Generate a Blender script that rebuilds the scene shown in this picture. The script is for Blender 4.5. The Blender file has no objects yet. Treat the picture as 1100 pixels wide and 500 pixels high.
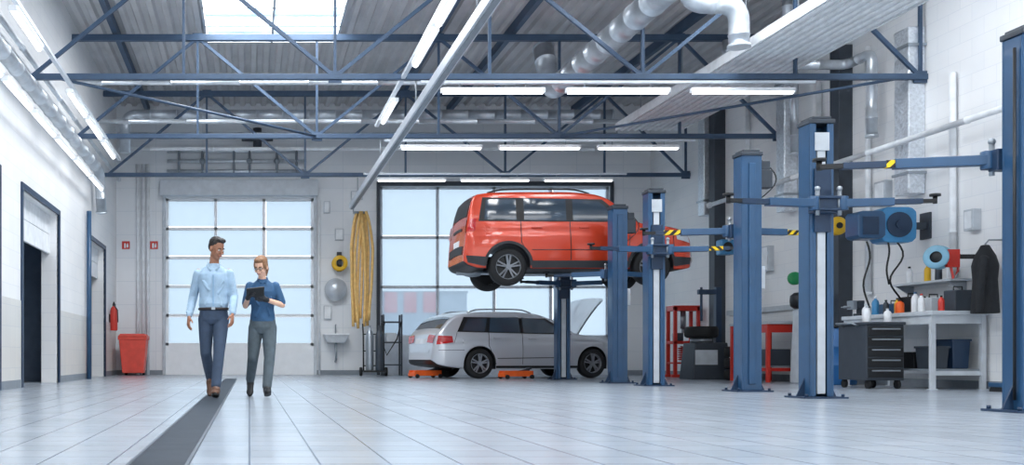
import bpy, bmesh, math, random
import numpy as np
from mathutils import Vector, Matrix, Euler
random.seed(7)
SC = bpy.context.scene
COL = SC.collection
SC.view_settings.view_transform = 'Standard'
SC.view_settings.look = 'None'
SC.view_settings.exposure = 0.0

# ------------------------------------------------------------------ materials
def lin(c):
    out = []
    for v in c:
        v /= 255.0
        out.append(v/12.92 if v <= .04045 else ((v+.055)/1.055)**2.4)
    return out
_M = {}
def M(name, c=(128,128,128), rough=.5, metal=0., noise=.06, scale=6., bump=0., coat=0., emit=0., spec=.5):
    if name in _M: return _M[name]
    m = bpy.data.materials.new(name); m.use_nodes = True
    nt = m.node_tree; b = nt.nodes['Principled BSDF']
    l = lin(c)
    tc = nt.nodes.new('ShaderNodeTexCoord')
    nz = nt.nodes.new('ShaderNodeTexNoise'); nz.inputs['Scale'].default_value = scale
    nz.inputs['Detail'].default_value = 3
    nt.links.new(tc.outputs['Object'], nz.inputs['Vector'])
    r = nt.nodes.new('ShaderNodeValToRGB')
    r.color_ramp.elements[0].position = .3; r.color_ramp.elements[1].position = .7
    r.color_ramp.elements[0].color = [min(1, x*(1-noise*1.5)) for x in l]+[1]
    r.color_ramp.elements[1].color = [min(1, x*(1+noise*1.5)) for x in l]+[1]
    nt.links.new(nz.outputs['Fac'], r.inputs['Fac'])
    nt.links.new(r.outputs['Color'], b.inputs['Base Color'])
    b.inputs['Roughness'].default_value = rough
    b.inputs['Metallic'].default_value = metal
    b.inputs['Specular IOR Level'].default_value = spec
    b.inputs['Coat Weight'].default_value = coat
    b.inputs['Coat Roughness'].default_value = .05
    if emit:
        nt.links.new(r.outputs['Color'], b.inputs['Emission Color'])
        b.inputs['Emission Strength'].default_value = emit
    if bump:
        bp = nt.nodes.new('ShaderNodeBump'); bp.inputs['Strength'].default_value = bump
        bp.inputs['Distance'].default_value = .02
        nt.links.new(nz.outputs['Fac'], bp.inputs['Height'])
        nt.links.new(bp.outputs['Normal'], b.inputs['Normal'])
    _M[name] = m
    return m

def brickmat(name, c1, c2, cm, w, h, mortar, axes, offset, rough, bump=.1, rnoise=0, spec=.5):
    m = bpy.data.materials.new(name); m.use_nodes = True
    nt = m.node_tree; b = nt.nodes['Principled BSDF']; N = nt.nodes.new; L = nt.links.new
    tc = N('ShaderNodeTexCoord'); sp = N('ShaderNodeSeparateXYZ'); cb = N('ShaderNodeCombineXYZ')
    L(tc.outputs['Object'], sp.inputs[0])
    L(sp.outputs[axes[0]], cb.inputs[0]); L(sp.outputs[axes[1]], cb.inputs[1])
    br = N('ShaderNodeTexBrick'); br.offset = offset; br.squash = 1
    br.inputs['Scale'].default_value = 1
    br.inputs['Brick Width'].default_value = w; br.inputs['Row Height'].default_value = h
    br.inputs['Mortar Size'].default_value = mortar; br.inputs['Mortar Smooth'].default_value = .2
    br.inputs['Color1'].default_value = lin(c1)+[1]; br.inputs['Color2'].default_value = lin(c2)+[1]
    br.inputs['Mortar'].default_value = lin(cm)+[1]
    L(cb.outputs[0], br.inputs['Vector'])
    nz = N('ShaderNodeTexNoise'); nz.inputs['Scale'].default_value = .6; nz.inputs['Detail'].default_value = 4
    L(tc.outputs['Object'], nz.inputs['Vector'])
    mr = N('ShaderNodeMapRange'); mr.inputs[1].default_value = .3; mr.inputs[2].default_value = .7
    mr.inputs[3].default_value = .94; mr.inputs[4].default_value = 1.03
    L(nz.outputs['Fac'], mr.inputs[0])
    mx = N('ShaderNodeVectorMath'); mx.operation = 'SCALE'
    L(br.outputs['Color'], mx.inputs[0]); L(mr.outputs[0], mx.inputs['Scale'])
    L(mx.outputs[0], b.inputs['Base Color'])
    b.inputs['Roughness'].default_value = rough
    b.inputs['Specular IOR Level'].default_value = spec
    if rnoise:
        m2 = N('ShaderNodeMapRange'); m2.inputs[1].default_value = .3; m2.inputs[2].default_value = .7
        m2.inputs[3].default_value = rough; m2.inputs[4].default_value = rough+rnoise
        n2 = N('ShaderNodeTexNoise'); n2.inputs['Scale'].default_value = 1.7; L(tc.outputs['Object'], n2.inputs['Vector'])
        L(n2.outputs['Fac'], m2.inputs[0]); L(m2.outputs[0], b.inputs['Roughness'])
    bp = N('ShaderNodeBump'); bp.inputs['Strength'].default_value = bump; bp.inputs['Distance'].default_value = .004
    bp.invert = True
    L(br.outputs['Fac'], bp.inputs['Height']); L(bp.outputs['Normal'], b.inputs['Normal'])
    _M[name] = m
    return m

def stripemat(name, ca, cb_, freq, dirv):
    m = bpy.data.materials.new(name); m.use_nodes = True
    nt = m.node_tree; b = nt.nodes['Principled BSDF']; N = nt.nodes.new; L = nt.links.new
    tc = N('ShaderNodeTexCoord'); d = N('ShaderNodeVectorMath'); d.operation = 'DOT_PRODUCT'
    d.inputs[1].default_value = dirv
    L(tc.outputs['Object'], d.inputs[0])
    mu = N('ShaderNodeMath'); mu.operation = 'MULTIPLY'; mu.inputs[1].default_value = freq
    L(d.outputs['Value'], mu.inputs[0])
    fr = N('ShaderNodeMath'); fr.operation = 'FRACT'; L(mu.outputs[0], fr.inputs[0])
    gt = N('ShaderNodeMath'); gt.operation = 'GREATER_THAN'; gt.inputs[1].default_value = .5
    L(fr.outputs[0], gt.inputs[0])
    mx = N('ShaderNodeValToRGB'); mx.color_ramp.interpolation = 'CONSTANT'
    mx.color_ramp.elements[0].color = lin(ca)+[1]; mx.color_ramp.elements[1].color = lin(cb_)+[1]
    mx.color_ramp.elements[1].position = .5
    L(gt.outputs[0], mx.inputs['Fac']); L(mx.outputs['Color'], b.inputs['Base Color'])
    b.inputs['Roughness'].default_value = .45
    _M[name] = m
    return m

def panemat(name):
    m = bpy.data.materials.new(name); m.use_nodes = True
    nt = m.node_tree; N = nt.nodes.new; L = nt.links.new
    nt.nodes.remove(nt.nodes['Principled BSDF'])
    out = nt.nodes['Material Output']
    t = N('ShaderNodeBsdfTransparent'); t.inputs[0].default_value = (.62,.69,.74,1)
    g = N('ShaderNodeBsdfTranslucent'); g.inputs[0].default_value = (.8,.9,1,1)
    tc = N('ShaderNodeTexCoord'); nz = N('ShaderNodeTexNoise'); nz.inputs['Scale'].default_value = .7
    L(tc.outputs['Object'], nz.inputs['Vector'])
    mr = N('ShaderNodeMapRange'); mr.inputs[3].default_value = .15; mr.inputs[4].default_value = .35
    L(nz.outputs['Fac'], mr.inputs[0])
    mx = N('ShaderNodeMixShader'); L(mr.outputs[0], mx.inputs[0])
    L(t.outputs[0], mx.inputs[1]); L(g.outputs[0], mx.inputs[2]); L(mx.outputs[0], out.inputs[0])
    _M[name] = m
    return m

BLUE = M('lift_blue', (38,80,118), .35, 0, .06, 3, coat=.3)
BLUED = M('lift_blue_dark', (32,56,84), .4)
TRUSS = M('truss_paint', (60,82,108), .5)
GALV = M('galvanised', (208,215,222), .33, .6, .06, 9)
ALU = M('aluminium', (215,222,230), .35, .4, .04)
FOIL = M('foil', (222,228,235), .3, .6, .1, 22, bump=.9)
WHITEP = M('white_paint', (236,240,244), .45)
LGREY = M('light_grey_paint', (196,203,210), .5)
MGREY = M('mid_grey', (130,139,148), .5)
DGREY = M('dark_grey', (56,64,74), .5)
BLACK = M('black_plastic', (20,23,27), .45)
RUBBER = M('rubber', (26,28,31), .75)
STEEL = M('steel', (160,168,176), .35, .7)
REDP = M('red_paint', (205,52,40), .4, coat=.2)
PINKRED = M('bin_red', (228,84,70), .45)
YEL = M('yellow', (240,190,40), .45)
YCURT = M('curtain_yellow', (226,186,116), .6, 0, .1, 12)
ORANGE = M('orange', (236,98,30), .4)
HAZ = stripemat('hazard', (245,205,20), (22,22,24), 9, (1,0,1))
PANE = panemat('clear_pane')
GLASS = M('car_glass', (62,76,90), .06, 0, .12, 1.5, spec=.8, coat=.6)
LIGHTM = M('tube_light', (255,255,255), .5, 0, 0, 1, emit=3.0)
SKYL = M('skylight', (200,228,255), .5, 0, .02, 1, emit=1.0)
FLOORM = brickmat('floor_tiles', (163,172,182), (154,164,175), (98,112,130), .3, .3, .0055, ('X','Y'), 0, .2, .2, rnoise=.05, spec=.32)
WALLX = brickmat('wall_block_side', (241,242,243), (237,239,241), (227,230,234), .5, .25, .005, ('Y','Z'), .5, .6)
WALLY = brickmat('wall_block_end', (236,239,242), (232,236,240), (219,225,231), 1.2, .6, .008, ('X','Z'), 0, .6)
DECK = M('roof_deck', (200,200,202), .5, .1, .06, 1.5)

# ------------------------------------------------------------------ geometry
class G:
    def __init__(s): s.v=[]; s.f=[]; s.m=[]; s.s=[]
    def add(s, vs, fs, mi=0, sm=False):
        o = len(s.v); s.v += [tuple(v) for v in vs]
        for f in fs:
            s.f.append(tuple(i+o for i in f)); s.m.append(mi); s.s.append(sm)
        return s
    def bx(s, x0,x1,y0,y1,z0,z1, mi=0):
        vs=[(x0,y0,z0),(x1,y0,z0),(x1,y1,z0),(x0,y1,z0),(x0,y0,z1),(x1,y0,z1),(x1,y1,z1),(x0,y1,z1)]
        return s.add(vs,[(0,3,2,1),(4,5,6,7),(0,1,5,4),(1,2,6,5),(2,3,7,6),(3,0,4,7)],mi)
    def box(s, c, d, mi=0, R=None):
        vs=[]
        for sx,sy,sz in [(-1,-1,-1),(1,-1,-1),(1,1,-1),(-1,1,-1),(-1,-1,1),(1,-1,1),(1,1,1),(-1,1,1)]:
            v=Vector((sx*d[0]/2,sy*d[1]/2,sz*d[2]/2))
            if R is not None: v=R@v
            vs.append(v+Vector(c))
        return s.add(vs,[(0,3,2,1),(4,5,6,7),(0,1,5,4),(1,2,6,5),(2,3,7,6),(3,0,4,7)],mi)
    def beam(s, p0, p1, w, h, mi=0):
        p0=Vector(p0);p1=Vector(p1);d=p1-p0;L=d.length;d.normalize()
        up=Vector((0,0,1)) if abs(d.z)<.95 else Vector((0,1,0))
        a=d.cross(up).normalized(); b=a.cross(d)
        R=Matrix((d,a,b)).transposed()
        return s.box((p0+p1)/2,(L,w,h),mi,R)
    def tube(s, pts, r, n=10, mi=0, closed=False):
        pts=[Vector(p) for p in pts]; k=len(pts)
        rr = r if isinstance(r,(list,tuple)) else [r]*k
        vs=[];fs=[]
        prev=None
        for i,p in enumerate(pts):
            if closed: t=pts[(i+1)%k]-pts[i-1]
            else: t=(pts[min(i+1,k-1)]-pts[max(i-1,0)])
            if t.length<1e-9: t=Vector((0,0,1))
            t.normalize()
            if prev is None:
                a=t.orthogonal().normalized()
            else:
                a=(prev-t*prev.dot(t))
                a = a.normalized() if a.length>1e-6 else t.orthogonal().normalized()
            prev=a; b=t.cross(a)
            for j in range(n):
                th=2*math.pi*j/n
                vs.append(p+a*math.cos(th)*rr[i]+b*math.sin(th)*rr[i])
        m = k if closed else k-1
        for i in range(m):
            i2=(i+1)%k
            for j in range(n):
                j2=(j+1)%n
                fs.append((i*n+j,i*n+j2,i2*n+j2,i2*n+j))
        s.add(vs,fs,mi,True)
        if not closed:
            s.add([vs[j] for j in range(n)],[tuple(range(n))[::-1]],mi)
            s.add([vs[(k-1)*n+j] for j in range(n)],[tuple(range(n))],mi)
        return s
    def cyl(s, p0, p1, r0, r1=None, n=20, mi=0):
        return s.tube([p0,p1],[r0,r0 if r1 is None else r1],n,mi)
    def lathe(s, prof, o=(0,0,0), ax=(0,0,1), n=24, mi=0):
        ax=Vector(ax).normalized(); a=ax.orthogonal().normalized(); b=ax.cross(a); o=Vector(o)
        vs=[];fs=[]
        for (r,h) in prof:
            for j in range(n):
                th=2*math.pi*j/n
                vs.append(o+ax*h+a*r*math.cos(th)+b*r*math.sin(th))
        for i in range(len(prof)-1):
            for j in range(n):
                j2=(j+1)%n
                fs.append((i*n+j,i*n+j2,(i+1)*n+j2,(i+1)*n+j))
        return s.add(vs,fs,mi,True)
    def ell(s, c, r, R=None, n=16, m=10, mi=0):
        c=Vector(c); vs=[];fs=[]
        for i in range(1,m):
            ph=math.pi*i/m
            for j in range(n):
                th=2*math.pi*j/n
                v=Vector((r[0]*math.sin(ph)*math.cos(th),r[1]*math.sin(ph)*math.sin(th),r[2]*math.cos(ph)))
                if R is not None: v=R@v
                vs.append(c+v)
        t=Vector((0,0,r[2]));b=-t
        if R is not None: t=R@t;b=R@b
        vs+= [c+t,c+b]; T=len(vs)-2;B=len(vs)-1
        for i in range(m-2):
            for j in range(n):
                j2=(j+1)%n
                fs.append((i*n+j,(i+1)*n+j,(i+1)*n+j2,i*n+j2))
        for j in range(n):
            j2=(j+1)%n
            fs.append((T,j,j2)); fs.append((B,(m-2)*n+j2,(m-2)*n+j))
        return s.add(vs,fs,mi,True)
    def rings(s, rs, n=24, mi=0):
        vs=[];fs=[]
        for (cx,cy,z,rx,ry) in rs:
            for j in range(n):
                th=2*math.pi*j/n
                vs.append((cx+rx*math.cos(th),cy+ry*math.sin(th),z))
        for i in range(len(rs)-1):
            for j in range(n):
                j2=(j+1)%n
                fs.append((i*n+j,i*n+j2,(i+1)*n+j2,(i+1)*n+j))
        fs.append(tuple(range(n))[::-1]); k=(len(rs)-1)*n
        fs.append(tuple(k+j for j in range(n)))
        return s.add(vs,fs,mi,True)
    def limb(s, pts, rad, n=14, mi=0):
        for i in range(len(pts)):
            s.ell(pts[i],(rad[i],)*3,n=n,m=8,mi=mi)
            if i<len(pts)-1: s.tube([pts[i],pts[i+1]],[rad[i],rad[i+1]],n,mi)
        return s
    def prism(s, poly, ax, a0, a1, mi=0):
        def mk(p,a):
            return {'x':(a,p[0],p[1]),'y':(p[0],a,p[1]),'z':(p[0],p[1],a)}[ax]
        n=len(poly); vs=[mk(p,a0) for p in poly]+[mk(p,a1) for p in poly]
        fs=[tuple(range(n)),tuple(range(2*n-1,n-1,-1))]+[(i,n+i,n+(i+1)%n,(i+1)%n) for i in range(n)]
        return s.add(vs,fs,mi)
    def obj(s, name, mats, parent=None, bevel=0, seg=2, loc=None, label=None, cat=None, group=None, kind=None, voxel=0, smooth=0, rotz=0):
        me=bpy.data.meshes.new(name); me.from_pydata(s.v,[],s.f)
        if not isinstance(mats,(list,tuple)): mats=[mats]
        for m in mats: me.materials.append(m)
        me.polygons.foreach_set('material_index',s.m)
        me.polygons.foreach_set('use_smooth',s.s)
        me.update()
        bm=bmesh.new(); bm.from_mesh(me)
        if not voxel: bmesh.ops.remove_doubles(bm,verts=bm.verts,dist=1e-5)
        bmesh.ops.recalc_face_normals(bm,faces=bm.faces); bm.to_mesh(me); bm.free()
        ob=bpy.data.objects.new(name,me); COL.objects.link(ob)
        if parent: ob.parent=parent
        if loc: ob.location=loc
        ob.rotation_euler.z=rotz
        if voxel:
            md=ob.modifiers.new('r','REMESH'); md.mode='VOXEL'; md.voxel_size=voxel; md.use_smooth_shade=True
            if smooth:
                md=ob.modifiers.new('s','SMOOTH'); md.iterations=smooth; md.factor=.5
        if bevel:
            md=ob.modifiers.new('b','BEVEL'); md.width=bevel; md.segments=seg; md.limit_method='ANGLE'; md.angle_limit=math.radians(40)
        tag(ob,label,cat,group,kind)
        return ob

def tag(ob,label=None,cat=None,group=None,kind=None):
    if label: ob['label']=label
    if cat: ob['category']=cat
    if group: ob['group']=group
    if kind: ob['kind']=kind
    return ob
def thing(name,label,cat,loc=(0,0,0),rotz=0,group=None):
    e=bpy.data.objects.new(name,None); COL.objects.link(e); e.empty_display_size=.2
    e.location=loc; e.rotation_euler.z=rotz
    return tag(e,label,cat,group)
def copytree(o,parent=None):
    n=o.copy(); COL.objects.link(n); n.parent=parent
    for c in o.children: copytree(c,n)
    return n
def dup(o,loc,rotz=None,label=None):
    n=copytree(o); n.location=loc
    if rotz is not None: n.rotation_euler.z=rotz
    if label: n['label']=label
    return n

# ------------------------------------------------------------------ room shell
XL,XR,YB,ZC = -3.42,10.3,27.0,6.9
YF=-3.0
g=G(); g.bx(-7.3,XR+.3,YF,YB+.3,-.2,0); g.obj('floor',FLOORM,kind='structure')
g=G()
g.bx(XL-.3,-2.15,YB,YB+.3,0,7.1); g.bx(-2.15,1.65,YB,YB+.3,4.54,7.1); g.bx(1.65,3.35,YB,YB+.3,0,7.1)
g.bx(3.35,9.25,YB,YB+.3,4.85,7.1); g.bx(9.25,XR+.3,YB,YB+.3,0,7.1)
g.obj('wall_back',WALLY,kind='structure')
g=G(); g.bx(XR,XR+.3,YF,YB,0,7.1); g.obj('wall_right',WALLX,kind='structure')
g=G(); ys=[YF,11.2,14.3,15.8,18.8,22.3,24.8,YB]
for i in range(0,8,2): g.bx(XL-.3,XL,ys[i],ys[i+1],0,7.1)
for i in range(1,7,2): g.bx(XL-.3,XL,ys[i],ys[i+1],2.99,7.1)
g.obj('wall_left',WALLX,kind='structure')
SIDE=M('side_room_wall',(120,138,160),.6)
g=G(); g.bx(-7.3,-7.0,9.5,26,0,3.5); g.bx(-7.0,XL-.3,9.2,9.5,0,3.5); g.bx(-7.0,XL-.3,26,26.3,0,3.5); g.bx(-7.3,XL-.3,9.2,26.3,3.5,3.7)
g.bx(-7,XL-.3,20.4,20.6,0,3.5)
g.obj('wall_side_room',SIDE,kind='structure')
def corr(g,x0,x1,y0,y1,z,p=.28,h=.07):
    n=int(round((x1-x0)/p)); prof=[]
    for i in range(n):
        a=x0+(x1-x0)*i/n; q=(x1-x0)/n
        prof+=[(a,z+h),(a+q*.35,z+h),(a+q*.5,z),(a+q*.85,z)]
    prof.append((x1,z+h))
    vs=[(p_[0],y0,p_[1]) for p_ in prof]+[(p_[0],y1,p_[1]) for p_ in prof]; k=len(prof)
    g.add(vs,[(i,i+1,k+i+1,k+i) for i in range(k-1)])
SKYS=[(-.9,1.8,[(17.2,21.5),(9.5,14.5),(2.0,7.0)]),(5.4,7.8,[(10.5,15.0),(2.0,7.0)])]  # only the first opening is in view; the rest are unseen, added for light
g=G(); xc=XL
for (a,b,segs) in SKYS:
    corr(g,xc,a,YF,YB,ZC); g.bx(xc,a,YF,YB,ZC+.1,ZC+.2)
    e=sorted([v for s_ in segs for v in s_]+[YF,YB])
    for i in range(0,len(e),2): corr(g,a,b,e[i],e[i+1],ZC); g.bx(a,b,e[i],e[i+1],ZC+.1,ZC+.2)
    xc=b
corr(g,xc,XR,YF,YB,ZC); g.bx(xc,XR,YF,YB,ZC+.1,ZC+.2)
g.obj('ceiling',DECK,kind='structure')
kk=5
for (X0,X1,segs) in SKYS:
    for (a,b) in segs:
        g=G(); g.bx(X0,X1,a,b,ZC+.22,ZC+.26,0)
        g.obj('window_%d'%kk,SKYL,kind='structure')  # glowing skylight pane; the out-of-view ones are added to brighten the hall
        g=G()
        for x in (X0,X1-.05,(X0+X1)/2-.02): g.bx(x,x+.05,a,b,ZC-.02,ZC+.2)
        n=4
        for i in range(n+1):
            y=a+(b-a-.05)*i/n; g.bx(X0,X1,y,y+.05,ZC-.02,ZC+.2)
        g.obj('trim_%d'%(kk+3),LGREY,kind='structure')
        ld=bpy.data.lights.new('daylight_fill_lamp','AREA'); ld.shape='RECTANGLE'; ld.size=X1-X0-.1; ld.size_y=b-a-.1  # area lamp per skylight; those in the unseen openings are added fill
        ld.energy=500; ld.color=(1,.985,.96)
        lo=bpy.data.objects.new('daylight_fill_lamp',ld); COL.objects.link(lo); lo.location=((X0+X1)/2,(a+b)/2,ZC+.15)
        kk+=1
g=G(); 
for a,b in ((XL,-2.2),(1.7,3.3),(9.3,XR)): g.bx(a,b,YB-.02,YB,0,.12)
g.obj('baseboard_back',MGREY,kind='structure')
g=G(); g.bx(XR-.02,XR,YF,YB-.02,0,.12); g.obj('baseboard_right',MGREY,kind='structure')
g=G()
for i in range(0,8,2): g.bx(XL,XL+.02,ys[i]+.1,ys[i+1]-.1,0,.12)
g.obj('baseboard_left',MGREY,kind='structure')
g=G()
for i in range(0,8,2): g.bx(XL,XL+.012,ys[i]+.1,ys[i+1]-.1,.12,1.3)
g.obj('trim_14',brickmat('dado_tiles',(222,220,214),(216,215,211),(200,202,203),.3,.3,.004,('Y','Z'),0,.3),kind='structure')

def glazed(n,x0,x1,ztop,cols,z0,rows,frame):
    g=G(); gp=G(); y0,y1=YB+.08,YB+.14
    g.bx(x0,x1,y0,y1,0,z0)
    for i in range(3): g.bx(x0,x1,y0-.008,y0,z0*(i+.1)/3,z0*(i+.9)/3)
    w=.07
    for i in range(cols+1):
        x=x0+(x1-x0-w)*i/cols; g.bx(x,x+w,y0,y1,z0,ztop)
    for j in range(rows+1):
        z=z0+(ztop-z0-w)*j/rows; g.bx(x0,x1,y0,y1,z,z+w)
    for i in range(cols):
        for j in range(rows):
            xa=x0+(x1-x0)*i/cols+.05; xb=x0+(x1-x0)*(i+1)/cols-.01
            za=z0+(ztop-z0)*j/rows+.05; zb=z0+(ztop-z0)*(j+1)/rows-.02
            gp.bx(xa,xb,y0+.02,y0+.03,za,zb)
    g.obj('door_%d'%n,frame,kind='structure')
    gp.obj('window_%d'%n,PANE,kind='structure')
DOORF=M('door_frame_paint',(240,243,246),.45,0,.02)
glazed(1,-2.15,1.65,4.54,3,.75,5,DOORF)
glazed(2,3.35,9.25,4.85,4,.95,3,M('door_frame_grey',(206,214,223),.45))
g=G()
for x in (-2.23,1.65): g.bx(x,x+.08,YB-.05,YB,0,4.6)
g.bx(-2.28,1.75,YB-.25,YB,4.58,4.98)
g.obj('trim_1',LGREY,kind='structure',bevel=.01)
g=G()
for x in (3.26,9.25): g.bx(x,x+.09,YB-.06,YB,0,4.9)
g.bx(3.26,9.34,YB-.06,YB,4.85,4.96)
g.obj('trim_2',DGREY,kind='structure',bevel=.01)
for k,(a,b) in enumerate(((11.2,14.3),(15.8,18.8),(22.3,24.8))):
    g=G()
    g.bx(XL-.02,XL+.03,a-.09,a,0,3.08); g.bx(XL-.02,XL+.03,b,b+.09,0,3.08); g.bx(XL-.02,XL+.03,a,b,2.99,3.08)
    g.obj('trim_%d'%(k+3),BLUED,kind='structure')
    g=G(); 
    for j in range(2): g.bx(XL-.2,XL-.15,a,b,2.3+.35*j,2.64+.35*j)
    g.obj('door_%d'%(k+3),WHITEP,kind='structure',bevel=.01)

# ------------------------------------------------------------------ trusses
ZB,ZT=4.72,6.62
nodes_b=[-3.32,1.3,5.98,10.2]; nodes_t=[-1.0,3.65,8.3]
def truss():
    t=thing('roof_truss','dark blue painted steel lattice roof truss under metal deck','truss',group='roof trusses')
    g=G(); g.bx(XL,XR,-.045,.045,ZB-.045,ZB+.045); g.obj('bottom_chord',TRUSS,t,.008)
    g=G(); g.bx(XL,XR,-.06,.06,ZT-.06,ZT+.06); g.obj('top_chord',TRUSS,t,.008)
    for i in range(3):
        for a,b in ((nodes_b[i],nodes_t[i]),(nodes_t[i],nodes_b[i+1])):
            za,zb=(ZB,ZT) if a in nodes_b else (ZT,ZB)
            g=G(); g.beam((a,0,za),(b,0,zb),.055,.055); g.obj('diagonal_brace',TRUSS,t)
    for x in nodes_b[1:]+nodes_t:
        g=G(); g.bx(x-.022,x+.022,-.025,.025,ZB,ZT); g.obj('vertical_post',TRUSS,t)
        g=G(); zc=ZB if x in nodes_b else ZT
        g.bx(x-.1,min(XR,x+.1),-.015,.015,zc-.09,zc+.09); g.obj('gusset_plate',TRUSS,t)
    return t
t1=truss(); t1.location=(0,16,0)
for y in (20.3,24.6,11.7,7.4): dup(t1,(0,y,0))
g=G(); g.bx(-.05,.05,YF,YB,-.08,.1)
p0=g.obj('roof_purlin',TRUSS,loc=(-2.6,0,6.79),label='long dark steel purlin under roof deck',cat='beam',group='roof purlins')
for x in (3.65,5.1,8.3): dup(p0,(x,0,6.79))
g=G(); g.tube([(-3.0,16,4.72),(1.3,20.3,4.72)],.025,8); g.obj('wind_brace',TRUSS,label='thin blue diagonal steel brace between trusses',cat='beam')
g=G(); g.tube([(5.98,20.3,4.72),(10.0,16,4.72)],.025,8); g.obj('wind_brace',TRUSS,label='thin blue diagonal steel brace beside wall',cat='beam')

# ------------------------------------------------------------------ lights
def fixture():
    t=thing('light_fixture','long white fluorescent light fixture hanging below truss','light fixture',group='fluorescent light fixtures')
    g=G(); g.bx(-.77,.77,-.06,.06,0,.05); g.bx(-.79,-.77,-.05,.05,-.02,.05); g.bx(.77,.79,-.05,.05,-.02,.05)
    g.obj('housing',WHITEP,t,.006)
    g=G(); g.tube([(-.76,0,-.015),(.76,0,-.015)],.028,10); g.obj('lamp_tube',LIGHTM,t)
    for x in (-.5,.5):
        g=G(); g.tube([(x,0,.05),(x,0,.12)],.006,6); g.obj('hanger',STEEL,t)
    return t
f0=fixture(); f0.location=(3.7,16,4.5)
for y in (16,20.3,24.0):
    for x in (3.7,5.6,7.5):
        if (x,y)!=(3.7,16): dup(f0,(x,y,4.5))
H=math.pi/2
for x,z,yl in ((-2.75,4.5,(13.0,16.8,18.6,20.5)),(2.33,4.56,(12.2,14.0,17.6))):
    for y in yl: dup(f0,(x,y,z),H,'long white fluorescent fixture on ceiling rail')
for y in (12.4,14.2,16.0,17.8,19.6,21.4):
    dup(f0,(XL+.3,y,4.0),H,'white fluorescent fixture beside block wall')
for y in (16,20.3,24.0):
    g=G(); g.bx(2.6,8.6,y-.03,y+.03,4.62,4.66); g.obj('light_rail',ALU,label='slim aluminium rail carrying ceiling light fixtures',cat='rail',group='light rails')
g=G(); g.bx(-.03,.03,8,22.3,0,.05); r=g.obj('light_rail',ALU,loc=(-2.75,0,4.62),label='slim aluminium rail running under trusses',cat='rail',group='light rails')
g=G(); g.bx(-.03,.03,8,19.3,0,.05); g.obj('light_rail',ALU,loc=(2.33,0,4.68),label='slim aluminium rail running under trusses',cat='rail',group='light rails')
t=thing('suspended_rail','long silver extraction rail hanging below trusses','rail',(2.53,0,4.18))
g=G(); g.bx(-.065,.065,5,26,-.06,.08); g.obj('rail_profile',ALU,t,.01)
g=G(); g.bx(-.035,.035,5,26,-.075,-.06); g.obj('rail_slot',MGREY,t)
for y in (7.4,11.7,16,20.3,24.6):
    g=G(); g.tube([(0,y,.08),(0,y,.48)],.012,6); g.obj('rail_hanger',STEEL,t)

# ------------------------------------------------------------------ ducts & pipes
def duct(name,label,pts,r,step=.45,mat=GALV,cat='duct',ringw=.009,group=None):
    t=thing(name,label,cat,pts[0],group=group); o=Vector(pts[0])
    P=[Vector(pts[0])]
    for i in range(1,len(pts)-1):
        a,b,c=Vector(pts[i-1]),Vector(pts[i]),Vector(pts[i+1])
        rr=min(r*2.2,(a-b).length*.45,(c-b).length*.45)
        p=b+(a-b).normalized()*rr; q=b+(c-b).normalized()*rr
        for k in range(9):
            u=k/8; P.append(p*(1-u)**2+b*2*u*(1-u)+q*u*u)
    P.append(Vector(pts[-1])); P=[p-o for p in P]
    Q=[];R_=[]
    for i in range(len(P)-1):
        d=P[i+1]-P[i]; L=d.length; dn=d.normalized()
        Q.append(P[i]); R_.append(r)
        if L<.18: continue
        k=max(1,int(L/step))
        for j in range(k):
            c=P[i]+d*((j+.5)/k)
            for e,rr in ((-.012,r),(-.009,r+ringw),(.009,r+ringw),(.012,r)):
                Q.append(c+dn*e); R_.append(rr)
    Q.append(P[-1]); R_.append(r)
    g=G(); g.tube(Q,R_,28); g.obj('pipe_body',mat,t)
    g=G(); d=(P[-1]-P[-2]).normalized(); g.tube([P[-1]-d*.03,P[-1]+d*.01],r+ringw*2,24); g.obj('end_collar',mat,t)
    return t
duct('ventilation_duct','large round galvanised spiral ventilation duct under roof',[(5.84,8,5.6),(5.84,20.4,5.6),(5.84,20.9,6.6)],.2,.6)
duct('ventilation_duct','round galvanised duct with downward elbow',[(6.25,15,6.1),(6.25,15,5.5),(6.98,15,5.5),(6.98,15,4.88)],.14,.3)
duct('ventilation_duct','round galvanised duct crossing before end wall',[(-2.95,24.95,5.3),(-2.95,24.95,6.2),(8.6,24.95,6.2)],.13,.6)
duct('water_pipe','slim silver pipe crossing before end wall',[(-3.2,25.5,5.85),(8.9,25.5,5.85)],.06,1.5,cat='pipe',group='ceiling pipes')
duct('water_pipe','white pipe crossing before end wall',[(-3.2,25.7,5.55),(9.2,25.7,5.55)],.045,1.5,mat=WHITEP,cat='pipe',group='ceiling pipes')
duct('water_pipe','slim silver pipe crossing between trusses',[(-3.2,22.5,5.5),(9.2,22.5,5.5)],.05,1.2,cat='pipe',group='ceiling pipes')
duct('water_pipe','slim silver pipe crossing between trusses',[(-3.2,18.5,5.28),(8.9,18.5,5.28)],.035,1.2,cat='pipe',group='ceiling pipes')
duct('ventilation_duct','galvanised pipe running along block wall',[(XL+.2,10,4.45),(XL+.2,22.6,4.45),(XL+.2,22.9,3.6)],.11,.8)
duct('water_pipe','slim silver pipe along block wall',[(XL+.12,10,4.95),(XL+.12,26.6,4.95)],.04,1.5,cat='pipe')
duct('compressed_air_pipe','white pipe running along workshop wall',[(XR-.42,11,3.72),(XR-.42,22.6,3.72)],.045,2,mat=WHITEP,cat='pipe')
duct('heating_pipe','silver insulated pipe stepping along wall',[(XR-1.3,17.6,6.6),(XR-1.3,17.6,5.35),(XR-.3,17.6,5.35),(XR-.3,16.9,5.35),(XR-.3,16.9,4.0)],.08,.5,cat='pipe')
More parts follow.
